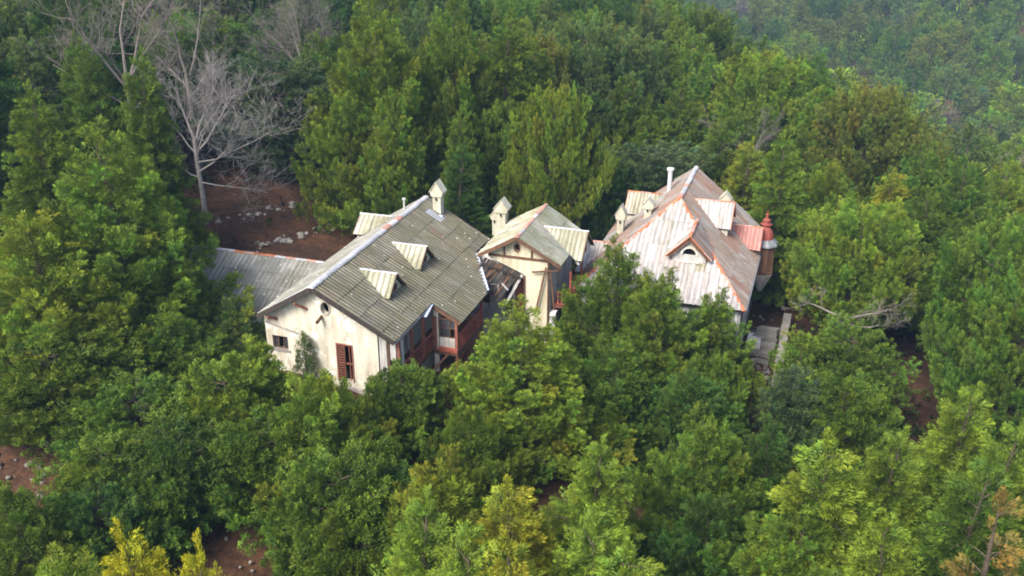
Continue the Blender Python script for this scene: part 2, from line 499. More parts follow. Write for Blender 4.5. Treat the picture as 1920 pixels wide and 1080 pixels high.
def window(parent, off, O, ax, ay, n, x0, x1, y0, y1, fmat, gm, bars=(1, 1), fr=.06, name='window', depth=.10, missing=()):
    """frame with bars, and each pane its own piece"""
    O, ax, ay, n = Vector(O), Vector(ax), Vector(ay), Vector(n)
    P = lambda x, y, z=0: O + ax * x + ay * y + n * z
    mb = MB(off)
    def bar(a0, a1, b0, b1, z0=-.05, z1=.03):
        mb.prism([P(a0, b0, z0), P(a1, b0, z0), P(a1, b1, z0), P(a0, b1, z0)], n * (z1 - z0))
    bar(x0, x0 + fr, y0, y1); bar(x1 - fr, x1, y0, y1); bar(x0 + fr, x1 - fr, y0, y0 + fr); bar(x0 + fr, x1 - fr, y1 - fr, y1)
    cx, cy = bars
    for i in range(1, cx): xx = x0 + (x1 - x0) * i / cx; bar(xx - fr * .35, xx + fr * .35, y0 + fr, y1 - fr, -.045, .02)
    for j in range(1, cy): yy = y0 + (y1 - y0) * j / cy; bar(x0 + fr, x1 - fr, yy - fr * .3, yy + fr * .3, -.04, .015)
    w = mb.build(name, fmat, parent)
    if gm:
        for i in range(cx):
            for j in range(cy):
                if (i, j) in missing: continue
                a0 = x0 + (x1 - x0) * i / cx + fr * .4; a1 = x0 + (x1 - x0) * (i + 1) / cx - fr * .4
                b0 = y0 + (y1 - y0) * j / cy + fr * .4; b1 = y0 + (y1 - y0) * (j + 1) / cy - fr * .4
                g = MB(off); g.prism([P(a0, b0, -.03), P(a1, b0, -.03), P(a1, b1, -.03), P(a0, b1, -.03)], n * .008)
                g.build('pane', gm, w)
    return w

def barge(parent, off, p, q, mat, h=.2, w=.06, name='barge_board'):
    MB(off).beam(p, q, w, h).build(name, mat, parent)

def dormer(parent, off, S, e, ln, hw, drop, k, mat, wall_mat, trim, name='dormer', face=True, win=True, trimcap=None, label=None, seed=5, W=.62):
    """gabled dormer: ridge starts at S on the roof (falling k per metre along e)"""
    S, e = Vector(S), Vector(e).normalized(); f = Vector((-e.y, e.x, 0)); Z = Vector((0, 0, 1))
    mb = MB(off); i0 = .18; fl = ln - i0; zr = -k * fl - .15
    # walls: gable face and cheeks
    hw2 = hw - .14; dz = drop * hw2 / hw + .09
    F = S + e * fl
    body = [F - f * hw2 + Z * zr, F + f * hw2 + Z * zr, F + f * hw2 - Z * dz, F - Z * .09, F - f * hw2 - Z * dz]
    d = None
    zl = max(.12, -dz - zr)
    wx = min(hw2 * .62, .42); y0 = -dz - min(.05, zl * .3); y1 = min(-.2 - drop * wx / hw, y0 + .75)
    if y0 < zr + .16: y0 = zr + .16
    use = win and y1 - y0 > .18
    d = panel(parent, off, name, wall_mat, F, f, Z, [(-hw2, zr), (hw2, zr), (hw2, -dz), (0, -.09), (-hw2, -dz)], [rect(-wx, wx, y0, y1)] if use else [], -e * .12)
    if label: d['label'] = label
    for sgn in (-1, 1):
        b0 = dz / k + .02
        if b0 < fl - .16:
            p0 = S + f * (hw2 * sgn)
            MB(off).prism([p0 + e * b0 - Z * (dz + .1), p0 + e * (fl - .13) - Z * (dz), p0 + e * (fl - .13) + Z * (zr)], -f * sgn * .09).build('cheek', wall_mat, d)
    if use:
        window(d, off, F - e * .05, f, Z, e, -wx, wx, y0, y1, trim, M['glass'], (2, 1), .05)
    back = MB(off).prism([F - f * hw2 * .96 + Z * zr - e * .3, F + f * hw2 * .96 + Z * zr - e * .3, F - Z * .2 - e * .3], -e * .05).build('shade_backing', M['dark'], d)  # near-black sheet behind the dormer window, standing in for inner shade
    te = math.hypot(hw, drop)
    for sgn in (-1, 1):
        dd = f * (hw * sgn) - Z * drop
        poly = [(0, 0), (ln, 0), (ln, te), (min(drop / k, ln - .3), te)]
        slab(d, off, S + Z * .02, e, dd, [poly], M['darkwood'], .05, 'roof_boards')
        sheets(d, off, S + Z * .02, e, dd, [poly], W, te + .01, mat, .05, .0, seed=seed + sgn)
        barge(d, off, S + e * (ln + .015) + Z * .0, S + e * (ln + .015) + f * hw * sgn - Z * drop, trim, .12, .04)
    caps(d, off, S + e * .05 + Z * .07, S + e * (ln + .02) + Z * .07, trimcap or [M['cap_white']], .09, .8, seed, 'ridge_cap', .02)
    return d

def chimney(parent, off, c, z0, z1, w=.52, label=None, name='chimney'):
    """plastered shaft that flares to a house-shaped head with a little gabled lid"""
    x, y = c; mb = MB(off); s = w / 2; h = z1 - z0
    zs = z0 + h * .62
    mb.lathe((x, y, 0), [(s * 1.30, z0), (s * 1.26, z0 + h * .3), (s * 1.32, zs - .1), (s * 1.62, zs), (s * 1.62, zs + .05)], 4, math.pi / 4)
    ch = mb.build(name, M['chimney'], parent)
    if label: ch['label'] = label
    t = s * 1.62 * .7071 + .0
    m2 = MB(off); b = zs + .05; tp = z1
    m2.prism([(x - t - .05, y - t, b), (x + t + .05, y - t, b), (x + t + .08, y - t, b + (tp - b) * .28), (x, y - t, tp), (x - t - .08, y - t, b + (tp - b) * .28)], (0, 2 * t, 0))
    hd = m2.build('chimney_head', M['chimney'], ch)
    m4 = MB(off)
    for sg in (-1, 1):
        p0 = Vector((x + sg * (t + .13), y - t - .06, b + (tp - b) * .22)); p1 = Vector((x, y - t - .06, tp + .01))
        m4.prism([p0, p1, p1 + Vector((0, 0, .06)), p0 + Vector((0, 0, .06))], (0, 2 * t + .12, 0))
    m4.build('chimney_lid', M['chimney'], ch)
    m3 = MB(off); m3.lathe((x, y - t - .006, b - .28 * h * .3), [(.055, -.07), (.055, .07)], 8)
    m3.build('smoke_hole_shade', M['dark'], ch)  # solid dark stub, its colour standing in for the shade of a hole
    return ch

def posts(parent, off, pts, z0, z1, w, mat, name='post'):
    for x, y in pts: MB(off).box(x - w / 2, x + w / 2, y - w / 2, y + w / 2, z0, z1).build(name, mat, parent)

def railing(parent, off, p, q, z0, h, mat, step=.2, name='railing', bw=.07):
    """rails with single balusters"""
    p, q = Vector((p[0], p[1], 0)), Vector((q[0], q[1], 0)); d = q - p; L = d.length; Z = Vector((0, 0, 1))
    r = MB(off).beam(p + Z * (z0 + h), q + Z * (z0 + h), .09, .08).build(name, mat, parent)
    MB(off).beam(p + Z * (z0 + .1), q + Z * (z0 + .1), .07, .08).build('bottom_rail', mat, r)
    n = max(2, int(L / step))
    for i in range(n):
        c = p + d * ((i + .5) / n); u2 = d.normalized() * bw / 2
        MB(off).beam(c + Z * (z0 + .145), c + Z * (z0 + h - .045), .03, bw, tuple(d.normalized())).build('baluster', mat, r)
    return r

GREY = lambda i, j, r: M['sheet_grey']

# ================================================================== LONG HOUSE with grey roof
HA, oA = house('long_house', 'long cream house with mossy grey corrugated roof, two small dormers and red veranda', -1.3, 0, -.3)
XR, ZR = -1.34, 5.25
kR, kL = .53, .612
dR = Vector((4.4, 0, -2.33)); dL = Vector((-3.22, 0, -1.97)); tR = dR.length / 4.4; tL = dL.length
polR = [[(0, 0), (4.8, 0), (4.8, 4.98), (0, 4.98)], [(4.8, 0), (9, 0), (9, 6.8), (4.8, 6.8)], [(9, 0), (12.3, 0), (12.3, 4.75), (9, 6.8)],
        [(12.3, 0), (14.87, 0), (14.6, 4.8), (12.3, 4.75)]]
rA = slab(HA, oA, (XR, -.5, ZR), (0, 1, 0), dR, polR, M['darkwood'], .12)
rA['label'] = 'mossy grey corrugated main roof'
slab(rA, oA, (XR, -.5, ZR), (0, 1, 0), dL, [[(0, 0), (14.87, 0), (14.87, tL), (0, tL)]], M['darkwood'], .12, 'roof_boards')
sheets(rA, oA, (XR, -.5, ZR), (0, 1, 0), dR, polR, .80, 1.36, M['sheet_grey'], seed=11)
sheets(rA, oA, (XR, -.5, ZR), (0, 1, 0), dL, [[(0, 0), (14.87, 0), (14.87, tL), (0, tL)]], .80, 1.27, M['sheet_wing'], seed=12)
caps(rA, oA, (XR, -.55, ZR + .02), (XR, 14.3, ZR + .02), [M['cap_white']] * 4 + [M['cap_pink']], .2, .8, 4)
# barge boards and white verge flashing on the near gable
barge(HA, oA, (XR, -.54, ZR - .02), (3.08, -.54, 2.90), M['darkwood'], .24)
barge(HA, oA, (XR, -.54, ZR - .02), (-4.58, -.54, 3.25), M['darkwood'], .24)
caps(HA, oA, (-4.5, -.42, 3.36), (XR - .12, -.42, ZR + .02), [M['cap_white']], .1, .9, 8, 'verge_flashing', .03)
barge(HA, oA, (XR, 14.42, ZR - .02), (2.95, 14.15, 2.98), M['darkwood'], .2)
# gable wall with window, door and oval light
gw = [(-4.5, -1.2), (1.9, -2.2), (1.9, ZR - kR * 3.24 - .17), (XR, ZR - .17), (-4.5, ZR - kL * 3.16 - .17)]
WA = panel(HA, oA, 'wall', M['cream'], (0, 0, 0), (1, 0, 0), (0, 0, 1), gw,
           [oval(-.90, 4.02, .24, .34), rect(-4.15, -3.25, 1.25, 2.02), rect(-.42, .45, -.02, 2.07)], (0, .3, 0))
WA['label'] = 'stained cream gable wall with oval window'
mbx = MB(oA)
for k in range(18):
    a0, a1 = 2 * math.pi * k / 18, 2 * math.pi * (k + 1) / 18
    P = lambda a, r1, r2, y: (-.90 + r1 * math.cos(a), y, 4.02 + r2 * math.sin(a))
    mbx.add([P(a0, .23, .33, -.05), P(a1, .23, .33, -.05), P(a1, .29, .40, -.05), P(a0, .29, .40, -.05),
             P(a0, .23, .33, .05), P(a1, .23, .33, .05), P(a1, .29, .40, .05), P(a0, .29, .40, .05)],
            [(0, 1, 2, 3), (4, 7, 6, 5), (0, 4, 5, 1), (2, 6, 7, 3)])
mbx.build('oval_window_frame', M['concrete'], HA)
window(HA, oA, (0, .12, 0), (1, 0, 0), (0, 0, 1), (0, -1, 0), -4.15, -3.25, 1.25, 2.02, M['brown'], M['glass'], (3, 1), .055, missing=((1, 0),))
MB(oA).box(-4.25, -3.15, -.08, .05, 1.17, 1.25).build('window_sill', M['concrete'], HA)
dr = MB(oA); dr.box(-.46, -.40, -.04, .12, -.02, 2.09); dr.box(.43, .49, -.04, .12, -.02, 2.09); dr.box(-.46, .49, -.04, .12, 2.07, 2.14)
dfr = dr.build('door_frame', M['redbrown'], HA)
shu = MB(oA); shu.box(-.40, -.36, .0, .05, .02, 2.05); shu.box(-.02, .02, .0, .05, .02, 2.05)
sh = shu.build('shutter', M['brown'], HA)
for k in range(13):
    z = .08 + k * .152
    MB(oA).beam((-.36, .02, z), (-.02, .02, z + .03), .03, .125, (0, -.5, 1)).build('slat', M['redbrown'], sh)
sb = MB(oA); sb.box(.22, .26, .06, .1, 0, 2.0); sb.box(.02, .43, .06, .1, .95, 1.03); sb.build('door_leaf_frame', M['redbrown'], HA)
MB(oA).beam((-2.35, -.52, 4.28), (-1.95, .0, 3.82), .13, .13).build('roof_brace', M['redbrown'], HA)
MB(oA).beam((-4.0, -.50, 3.30), (-3.75, .0, 3.02), .12, .12).build('roof_brace', M['redbrown'], HA)
MB(oA).tube([(-1.15, .2, 3.55), (-1.12, -.55, 3.42)], [.085, .085], 8).build('purlin_stub', M['brown'], HA)
MB(oA).beam((-4.5, -.03, 2.78), (-2.35, -.03, 2.30), .06, .09).build('wall_batten', M['concrete'], HA)
MB(oA).box(-4.56, 1.2, -.16, -.002, -.9, -.30).build('plinth', M['concrete'], HA)
# other walls
MB(oA).box(-4.5, -4.2, .3, 14, -1.0, 3.1).build('wall', M['wall_grey'], HA)
panel(HA, oA, 'wall', M['cream'], (0, 14, 0), (1, 0, 0), (0, 0, 1), [(-4.2, -1), (2.3, -3), (2.3, 3.1), (XR, ZR - .2), (-4.2, 3.2)], [], (0, -.25, 0))
panel(HA, oA, 'wall', M['wall_grey'], (1.9, 0, 0), (0, 1, 0), (0, 0, 1), [(.301, -3.2), (13.74, -3.2), (13.74, 3.25), (.301, 3.25)],
      [rect(.9, 1.6, .45, 2.3), rect(2.4, 3.6, .45, 2.4), rect(9.2, 10.2, .3, 2.2)], (-.25, 0, 0))
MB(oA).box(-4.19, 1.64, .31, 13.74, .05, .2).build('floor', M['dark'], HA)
MB(oA).prism([(-4.15, 1.4, .2), (1.6, 1.4, .2), (1.6, 1.4, 3.3), (XR, 1.4, 4.9), (-4.15, 1.4, 3.2)], (0, .1, 0)).build('shade_panel', M['dark'], HA)  # near-black panel added behind the gable so the oval opening looks dark
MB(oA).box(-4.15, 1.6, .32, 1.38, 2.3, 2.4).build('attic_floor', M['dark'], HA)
# veranda along the downhill side
MB(oA).box(1.91, 3.1, .05, 4.3, .12, .30).build('veranda_floor', M['brown'], HA)
posts(HA, oA, [(3.0, .12), (3.0, 1.7), (3.0, 3.2)], .30, 2.92, .16, M['redbrown'])
posts(HA, oA, [(2.45, .12)], .30, 3.1, .12, M['brown'])
railing(HA, oA, (3.0, .2), (3.0, 1.62), .30, .85, M['red'], .24)
railing(HA, oA, (3.0, 1.78), (3.0, 3.12), .30, .85, M['red'], .24)
railing(HA, oA, (3.0, 3.28), (3.0, 4.3), .30, .85, M['red'], .24)
MB(oA).box(1.95, 2.35, .06, .12, .30, 3.0).build('end_board', M['board_grey'], HA)
MB(oA).box(2.52, 2.90, .06, .12, .30, 1.25).build('end_board', M['brown'], HA)
MB(oA).box(2.55, 2.85, .06, .11, 1.6, 2.6).build('curtain', M['board_white'], HA)
MB(oA).box(2.98, 3.03, .28, .66, 1.2, 2.7).build('curtain', M['board_white'], HA)
MB(oA).beam((3.0, .1, 2.78), (3.0, 4.3, 2.78), .14, .16).build('veranda_beam', M['redbrown'], HA)
panel(HA, oA, 'lower_wall', M['wall_grey'], (2.7, 0, 0), (0, 1, 0), (0, 0, 1), [(.06, -3.3), (8.3, -3.3), (8.3, .10), (.06, .10)],
      [rect(.7, 1.5, -2.6, -.5), rect(2.4, 3.5, -1.6, -.4), rect(5.2, 6.4, -2.6, -.5), rect(7.0, 7.8, -1.6, -.4)], (-.25, 0, 0))
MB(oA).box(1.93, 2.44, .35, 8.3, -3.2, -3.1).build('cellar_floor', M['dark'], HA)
posts(HA, oA, [(2.98, .2), (2.98, 2.4)], -3.0, .12, .14, M['redbrown'])
# projecting glazed bay
MB(oA).box(1.92, 4.5, 4.32, 8.42, -.02, .18).build('bay_floor', M['brown'], HA)
posts(HA, oA, [(3.10, 4.42), (3.22, 4.42), (4.42, 4.42), (4.42, 6.4), (4.42, 8.36)], .18, 2.18, .14, M['redbrown'])
MB(oA).box(3.1, 3.38, 4.40, 4.46, -1.6, 2.6).build('bay_board', M['cream'], HA)
window(HA, oA, (0, 4.42, 0), (1, 0, 0), (0, 0, 1), (0, -1, 0), 3.42, 4.36, 1.0, 2.12, M['brown'], M['glass'], (3, 2), .05, missing=((2, 0),))
MB(oA).box(3.42, 4.36, 4.41, 4.45, .42, 1.0).build('apron_panel', M['cream'], HA)
for k in range(6):
    MB(oA).box(3.48 + k * .15, 3.57 + k * .15, 4.385, 4.408, .47, .95).build('apron_slat', M['board_white'], HA)
MB(oA).box(3.40, 4.50, 4.25, 4.48, .19, .42).build('bay_sill', M['red'], HA)
railing(HA, oA, (4.46, 4.5), (4.46, 6.32), .18, .95, M['red'], .2)
railing(HA, oA, (4.46, 6.48), (4.46, 8.3), .18, .95, M['red'], .2)
posts(HA, oA, [(4.40, 4.5), (4.40, 6.4), (4.40, 8.3), (3.2, 4.5)], -3.3, .0, .15, M['redbrown'])
MB(oA).beam((4.44, 4.36, 2.1), (4.44, 8.45, 2.1), .14, .14).build('bay_beam', M['redbrown'], HA)
MB(oA).beam((3.05, 4.30, 2.83), (4.68, 4.30, 1.98), .1, .16).build('barge_board', M['brown'], HA)
MB(oA).beam((3.1, 4.26, 2.93), (3.3, 2.9, 2.84), .16, .03).build('valley_flashing', M['flash_blue'], HA)
railing(HA, oA, (4.46, 4.5), (4.46, 8.3), -1.15, .9, M['redbrown'], .3)
MB(oA).box(2.72, 4.5, 4.32, 8.42, -1.35, -1.18).build('lower_balcony_floor', M['brown'], HA)
MB(oA).beam((2.9, .5, -1.1), (4.0, 4.2, .1), .1, .1).build('diagonal_brace', M['brown'], HA)
MB(oA).box(4.58, 4.74, 4.35, 8.5, 2.02, 2.12).build('gutter', M['gutter'], HA)
MB(oA).box(3.0, 3.13, -.4, 4.2, 2.83, 2.92).build('gutter', M['zinc'], HA)
MB(oA).beam((4.69, 8.62, 2.14), (2.95, 11.6, 3.05), .22, .04).build('eave_flashing', M['flash_blue'], HA)
# dormers
for Y, s in ((7.32, 21), (3.23, 23)):
    dormer(HA, oA, (XR + .83, Y, ZR - .44 + .06), (1, 0, 0), 2.12, 1.02, .98, kR, M['sheet_pale'], M['cream'], M['brown'],
           label='pale corrugated dormer on the right roof slope', seed=s)
dormer(HA, oA, (XR - 1.0, 11.6, ZR - .58 + .06), (-1, 0, 0), 2.2, 1.15, .95, kL, M['sheet_pale'], M['cream'], M['brown'], label='pale dormer on the far roof slope', seed=25)
chimney(HA, oA, (-.19, 13.5), 4.3, 6.68, .56)
MB(oA).box(-.62, .26, 13.0, 13.12, 4.52, 4.66).build('chimney_flashing', M['flash_blue'], HA)
MB(oA).beam((-.65, 12.95, 4.97), (.35, 12.95, 4.44), .75, .03, (0, 0, 1)).build('chimney_flashing', M['flash_blue'], HA)
vp = MB(oA); vp.lathe((-2.3, 13.1, 0), [(.06, 4.4), (.06, 5.35), (.11, 5.38), (.11, 5.5), (.05, 5.52)], 8); vp.build('vent_pipe', M['pipe'], HA)
MB(oA).beam((.15, 11.1, 4.56), (1.13, 11.06, 4.05), .16, .03).build('exposed_batten', M['redbrown'], HA)
# low wing uphill
wr, wz = 7.2, 3.13; dW = Vector((0, -1, -.5)); lw = 4.3 * dW.length
pw = [[(0, 0), (9.0, 0), (9.0, lw), (0, lw)]]
rW = slab(HA, oA, (-13.6, wr, wz), (1, 0, 0), dW, pw, M['darkwood'], .1, 'wing_roof'); rW['label'] = 'lichen-spotted pale grey low wing roof'
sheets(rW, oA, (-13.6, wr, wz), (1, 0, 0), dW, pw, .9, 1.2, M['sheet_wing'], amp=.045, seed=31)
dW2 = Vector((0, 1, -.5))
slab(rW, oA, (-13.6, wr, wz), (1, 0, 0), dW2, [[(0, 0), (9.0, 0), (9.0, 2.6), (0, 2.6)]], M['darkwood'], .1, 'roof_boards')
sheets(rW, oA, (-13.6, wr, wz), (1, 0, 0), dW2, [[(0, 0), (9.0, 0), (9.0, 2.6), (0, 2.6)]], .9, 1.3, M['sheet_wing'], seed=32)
caps(rW, oA, (-13.6, wr, wz + .02), (-4.6, wr, wz + .02), [M['cap_pink'], M['cap_white'], M['cap_white'], M['cap_orange']], .12, .7, 33)
wv = MB(oA); wv.box(-13.3, -4.55, 3.3, 9.2, -.6, 1.0); wv.prism([(-13.3, 3.3, 1.0), (-13.3, 9.2, 1.0), (-13.3, 9.2, 2.0), (-13.3, wr, 2.95), (-13.3, 3.3, 1.05)], (.2, 0, 0))
wv.build('wing_wall', M['wall_grey'], HA)

# ================================================================== HALF-TIMBERED HOUSE
HB, oB = house('half_timbered_house', 'small half-timbered cream gable house with grey roof between the two larger houses', 5.9, 11, -3)
XB, ZB = 5.85, 4.8
dBR = Vector((2.63, 0, -1.49)); dBL = Vector((-2.35, 0, -1.36)); kB = .567
pBR = [[(0, 0), (5.95, 0), (5.75, dBR.length), (0, dBR.length)]]; pBL = [[(0, 0), (5.95, 0), (5.95, dBL.length), (0, dBL.length)]]
rB = slab(HB, oB, (XB, 10.5, ZB), (0, 1, 0), dBR, pBR, M['darkwood'], .1); rB['label'] = 'grey green weathered sheet roof'
slab(rB, oB, (XB, 10.5, ZB), (0, 1, 0), dBL, pBL, M['darkwood'], .1, 'roof_boards')
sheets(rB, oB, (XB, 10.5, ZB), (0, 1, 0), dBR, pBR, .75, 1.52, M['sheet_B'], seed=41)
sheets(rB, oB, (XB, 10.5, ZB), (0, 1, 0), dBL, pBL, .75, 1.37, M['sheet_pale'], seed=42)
caps(rB, oB, (XB, 10.45, ZB + .02), (XB, 16.5, ZB + .02), [M['cap_pink'], M['cap_white'], M['cap_pink']], .13, .7, 43)
barge(HB, oB, (XB, 10.46, ZB - .03), (8.5, 10.46, 3.28), M['brown'], .2); barge(HB, oB, (XB, 10.46, ZB - .03), (3.48, 10.46, 3.41), M['brown'], .2)
panel(HB, oB, 'wall', M['cream_B'], (0, 11, 0), (1, 0, 0), (0, 0, 1),
      [(6.15, -3.8), (7.68, -3.8), (7.68, ZB - kB * 1.83 - .16), (XB, ZB - .16), (3.95, ZB - .579 * 1.9 - .16), (3.95, 3.22), (6.15, 2.35)],
      [oval(5.72, 3.98, .17, .24)], (0, .25, 0))['label'] = 'bright cream half-timbered gable'
mo = MB(oB)
for k in range(18):
    a0, a1 = 2 * math.pi * k / 18, 2 * math.pi * (k + 1) / 18
    P = lambda a, r1, r2, y: (5.72 + r1 * math.cos(a), y, 3.98 + r2 * math.sin(a))
    mo.add([P(a0, .15, .22, 10.95), P(a1, .15, .22, 10.95), P(a1, .20, .28, 10.95), P(a0, .20, .28, 10.95),
            P(a0, .15, .22, 11.03), P(a1, .15, .22, 11.03), P(a1, .20, .28, 11.03), P(a0, .20, .28, 11.03)], [(0, 1, 2, 3), (4, 7, 6, 5), (0, 4, 5, 1), (2, 6, 7, 3)])
mo.build('oval_vent_frame', M['redbrown'], HB)
def timber(p, q, w=.13): MB(oB).beam(p, q, .07, w, (0, -1, 0) if abs(p[2] - q[2]) > 9 else (0, 0, 1)).build('timber', M['brown'], HB)
timber((3.95, 10.97, 3.38), (7.6, 10.97, 3.38)); timber((4.95, 10.97, 3.42), (4.95, 10.97, 4.05)); timber((6.62, 10.97, 3.42), (6.62, 10.97, 4.1))
timber((5.8, 10.97, 4.35), (5.8, 10.97, 4.65)); timber((7.64, 10.95, -2.5), (7.64, 10.95, 3.35), .12); timber((7.55, 10.8, 3.05), (6.96, 10.8, .24), .1)
timber((7.82, 10.75, 2.95), (8.1, 10.75, .45), .09); timber((6.72, 10.78, 2.66), (8.45, 10.78, 3.0), .08); timber((6.2, 10.96, -2), (6.2, 10.96, 2.3), .1)
panel(HB, oB, 'wall', M['board_white'], (7.68, 0, 0), (0, 1, 0), (0, 0, 1), [(11.26, -3.8), (16.1, -3.8), (16.1, 3.45), (11.26, 3.45)], [rect(12.7, 13.5, .9, 2.7)], (-.2, 0, 0))
for k in range(22):
    y = 11.3 + k * .22
    if 12.55 < y < 13.6: continue
    MB(oB).box(7.685, 7.72, y, y + .19, -.6, 3.38).build('weatherboard', M['board_white'] if k % 3 else M['board_grey'], HB)
MB(oB).box(3.95, 4.15, 12.6, 16.1, -3.6, 3.3).build('wall', M['wall_grey'], HB)
panel(HB, oB, 'wall', M['wall_grey'], (0, 16.1, 0), (1, 0, 0), (0, 0, 1), [(3.95, -3.6), (7.68, -3.6), (7.68, 3.4), (XB, 4.6), (3.95, 3.4)], [], (0, -.2, 0))
# recessed porch between the two houses
panel(HB, oB, 'porch_wall', M['wall_grey'], (0, 12.4, 0), (1, 0, 0), (0, 0, 1), [(2.5, -3.6), (6.15, -3.6), (6.15, 3.0), (2.5, 3.0)],
      [rect(4.5, 5.05, -.9, 1.2), rect(3.0, 3.5, -.6, 1.1)], (0, .2, 0))
MB(oB).box(3.58, 4.46, 12.25, 12.38, -.88, 1.05).build('porch_door', M['board_white'], HB)
MB(oB).box(5.06, 5.2, 12.2, 12.39, -.9, 1.55).build('door_jamb', M['board_white'], HB); MB(oB).box(5.22, 5.45, 12.15, 12.39, -.9, 1.6).build('door_jamb', M['redbrown'], HB)
MB(oB).box(5.7, 6.0, 11.3, 11.4, -.9, 1.9).build('porch_post', M['redbrown'], HB)
MB(oB).box(2.6, 6.14, 9.2, 12.39, -1.1, -.9).build('porch_floor', M['concrete'], HB)
for k, x in enumerate((2.75, 3.6, 4.4, 5.2, 5.9)):
    MB(oB).box(x - .2, x + .22, 9.05, 9.19, -1.5 - .1 * (k % 2), -.86).build('edge_stone', M['stone'], HB)
MB(oB).box(2.7, 6.1, 9.3, 9.5, -3.4, -1.12).build('porch_base', M['wall_grey'], HB)
rr = random.Random(5)
cp = MB(oB).beam((3.9, 10.2, 3.05), (6.1, 10.6, 2.25), .10, .10).build('porch_canopy', M['darkwood'], HB); cp['label'] = 'blackened collapsing porch canopy of loose planks'
for k in range(13):
    t = k / 12; a = Vector((3.85 + 2.2 * t, 10.95, 3.12 - .78 * t)); b = Vector((3.0 + 2.5 * t + rr.uniform(-.2, .2), 9.2 + rr.uniform(-.2, .5), 2.0 - .75 * t + rr.uniform(-.25, .2)))
    MB(oB).beam(a, b, .19, .04).build('plank', rr.choice([M['darkwood'], M['darkwood'], M['board_grey'], M['brown']]), cp)
for k in range(5):
    a = Vector((3.1 + rr.uniform(0, 2.2), 9.6 + rr.uniform(0, .8), 2.2 + rr.uniform(-.5, .2)))
    MB(oB).beam(a, a + Vector((rr.uniform(-.9, .9), rr.uniform(-.8, .4), rr.uniform(-.4, .1))), .09, .05).build('loose_lath', M['board_grey'], cp)
MB(oB).box(2.9, 4.2, 9.6, 10.6, 1.25, 1.33).build('fallen_sheet', M['flash_blue'], HB)
# wide dormer and small balcony
dormer(HB, oB, (XB + .72, 13.6, ZB - .41 + .05), (1, 0, 0), 2.75, 1.45, 1.35, kB, M['sheet_pale'], M['board_white'], M['brown'], label='wide pale corrugated dormer', seed=45, W=.55)
MB(oB).box(7.73, 8.9, 11.6, 14.4, .2, .34).build('balcony_floor', M['redbrown'], HB)
railing(HB, oB, (7.95, 11.65), (8.85, 11.65), .34, .85, M['red'], .2); railing(HB, oB, (8.85, 11.7), (8.85, 14.35), .34, .85, M['red'], .2)
posts(HB, oB, [(8.8, 11.66), (8.8, 14.3)], .34, 2.6, .12, M['red']); posts(HB, oB, [(8.75, 11.75)], -3.8, .2, .14, M['brown'])
MB(oB).box(7.75, 8.1, 11.0, 11.5, -3.8, .1).build('pier', M['wall_C'], HB)
chimney(HB, oB, (3.2, 15.8), 3.0, 5.15, .62, 'large house-shaped plastered chimney'); chimney(HB, oB, (2.62, 16.1), 2.6, 4.3, .34, 'small leaning chimney')

# ================================================================== RED-ROOFED HOUSE
HC, oC = house('red_roofed_house', 'large house with steep rusty pink roof, several dormers and red onion-domed turret', 13.7, 19, -4.6)
XC, ZC, kC = 13.7, 5.0, .8
Y1, Y2, YF = 19.85, 26.86, 12.9
eE, zE = 5.1, ZC - kC * 5.1
dE = Vector((1, 0, -kC)); lE = 5.1 * dE.length; dWc = Vector((-1, 0, -kC))
pE = [[(0, 0), (Y2 - Y1, 0), (Y2 - Y1 - .3, lE), (0, lE)], [(0, 0), (0, lE), (YF - Y1, lE)]]
pWc = [[(0, 0), (Y2 - Y1, 0), (Y2 - Y1, lE), (0, lE)], [(0, 0), (0, lE), (YF - Y1, lE)]]
rC = slab(HC, oC, (XC, Y1, ZC), (0, 1, 0), dE, pE, M['darkwood'], .1); rC['label'] = 'steep rusty pink corrugated roof'
slab(rC, oC, (XC, Y1, ZC), (0, 1, 0), dWc, pWc, M['darkwood'], .1, 'roof_boards')
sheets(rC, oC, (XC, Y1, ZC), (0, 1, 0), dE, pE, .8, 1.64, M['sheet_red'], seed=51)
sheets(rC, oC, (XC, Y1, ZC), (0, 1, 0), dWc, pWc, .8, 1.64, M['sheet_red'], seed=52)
dF = Vector((0, YF - Y1, zE - ZC)); lF = dF.length
pF = [[(0, 0), (eE, lF), (-eE, lF)]]
slab(rC, oC, (XC, Y1, ZC), (1, 0, 0), dF, pF, M['darkwood'], .1, 'roof_boards')
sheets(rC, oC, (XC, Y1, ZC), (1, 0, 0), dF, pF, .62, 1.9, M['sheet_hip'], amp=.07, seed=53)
caps(rC, oC, (XC, Y1, ZC + .03), (XC, Y2, ZC + .03), [M['cap_pink'], M['cap_white'], M['cap_white']], .16, .7, 54)
caps(rC, oC, (XC, Y1, ZC + .04), (XC - eE, YF, zE + .04), [M['cap_orange'], M['cap_orange'], M['cap_pink']], .12, .7, 55, 'hip_cap')
caps(rC, oC, (XC, Y1, ZC + .04), (XC + eE, YF, zE + .04), [M['cap_orange'], M['cap_orange'], M['cap_pink']], .12, .7, 56, 'hip_cap')
barge(HC, oC, (XC, Y2 + .05, ZC - .03), (XC + eE, Y2 - .25, zE - .03), M['brown'], .18)
def wallC(O, ax, out, holes, th): return panel(HC, oC, 'wall', M['wall_C'], O, ax, (0, 0, 1), out, holes, th)
wallC((0, YF + .4, 0), (1, 0, 0), rect(9.0, 18.4, -5.4, .85), [rect(10, 11, -1.5, .2), rect(13, 14.2, -1.5, .2), rect(16.4, 17.4, -1.5, .2)], (0, .3, 0))
wallC((18.4, 0, 0), (0, 1, 0), rect(YF + .71, 26.2, -5.6, 1.1), [rect(14.5, 15.4, -1.6, .1), rect(17, 18, -1.6, .1), rect(20, 21, -1.6, .1)], (-.3, 0, 0))
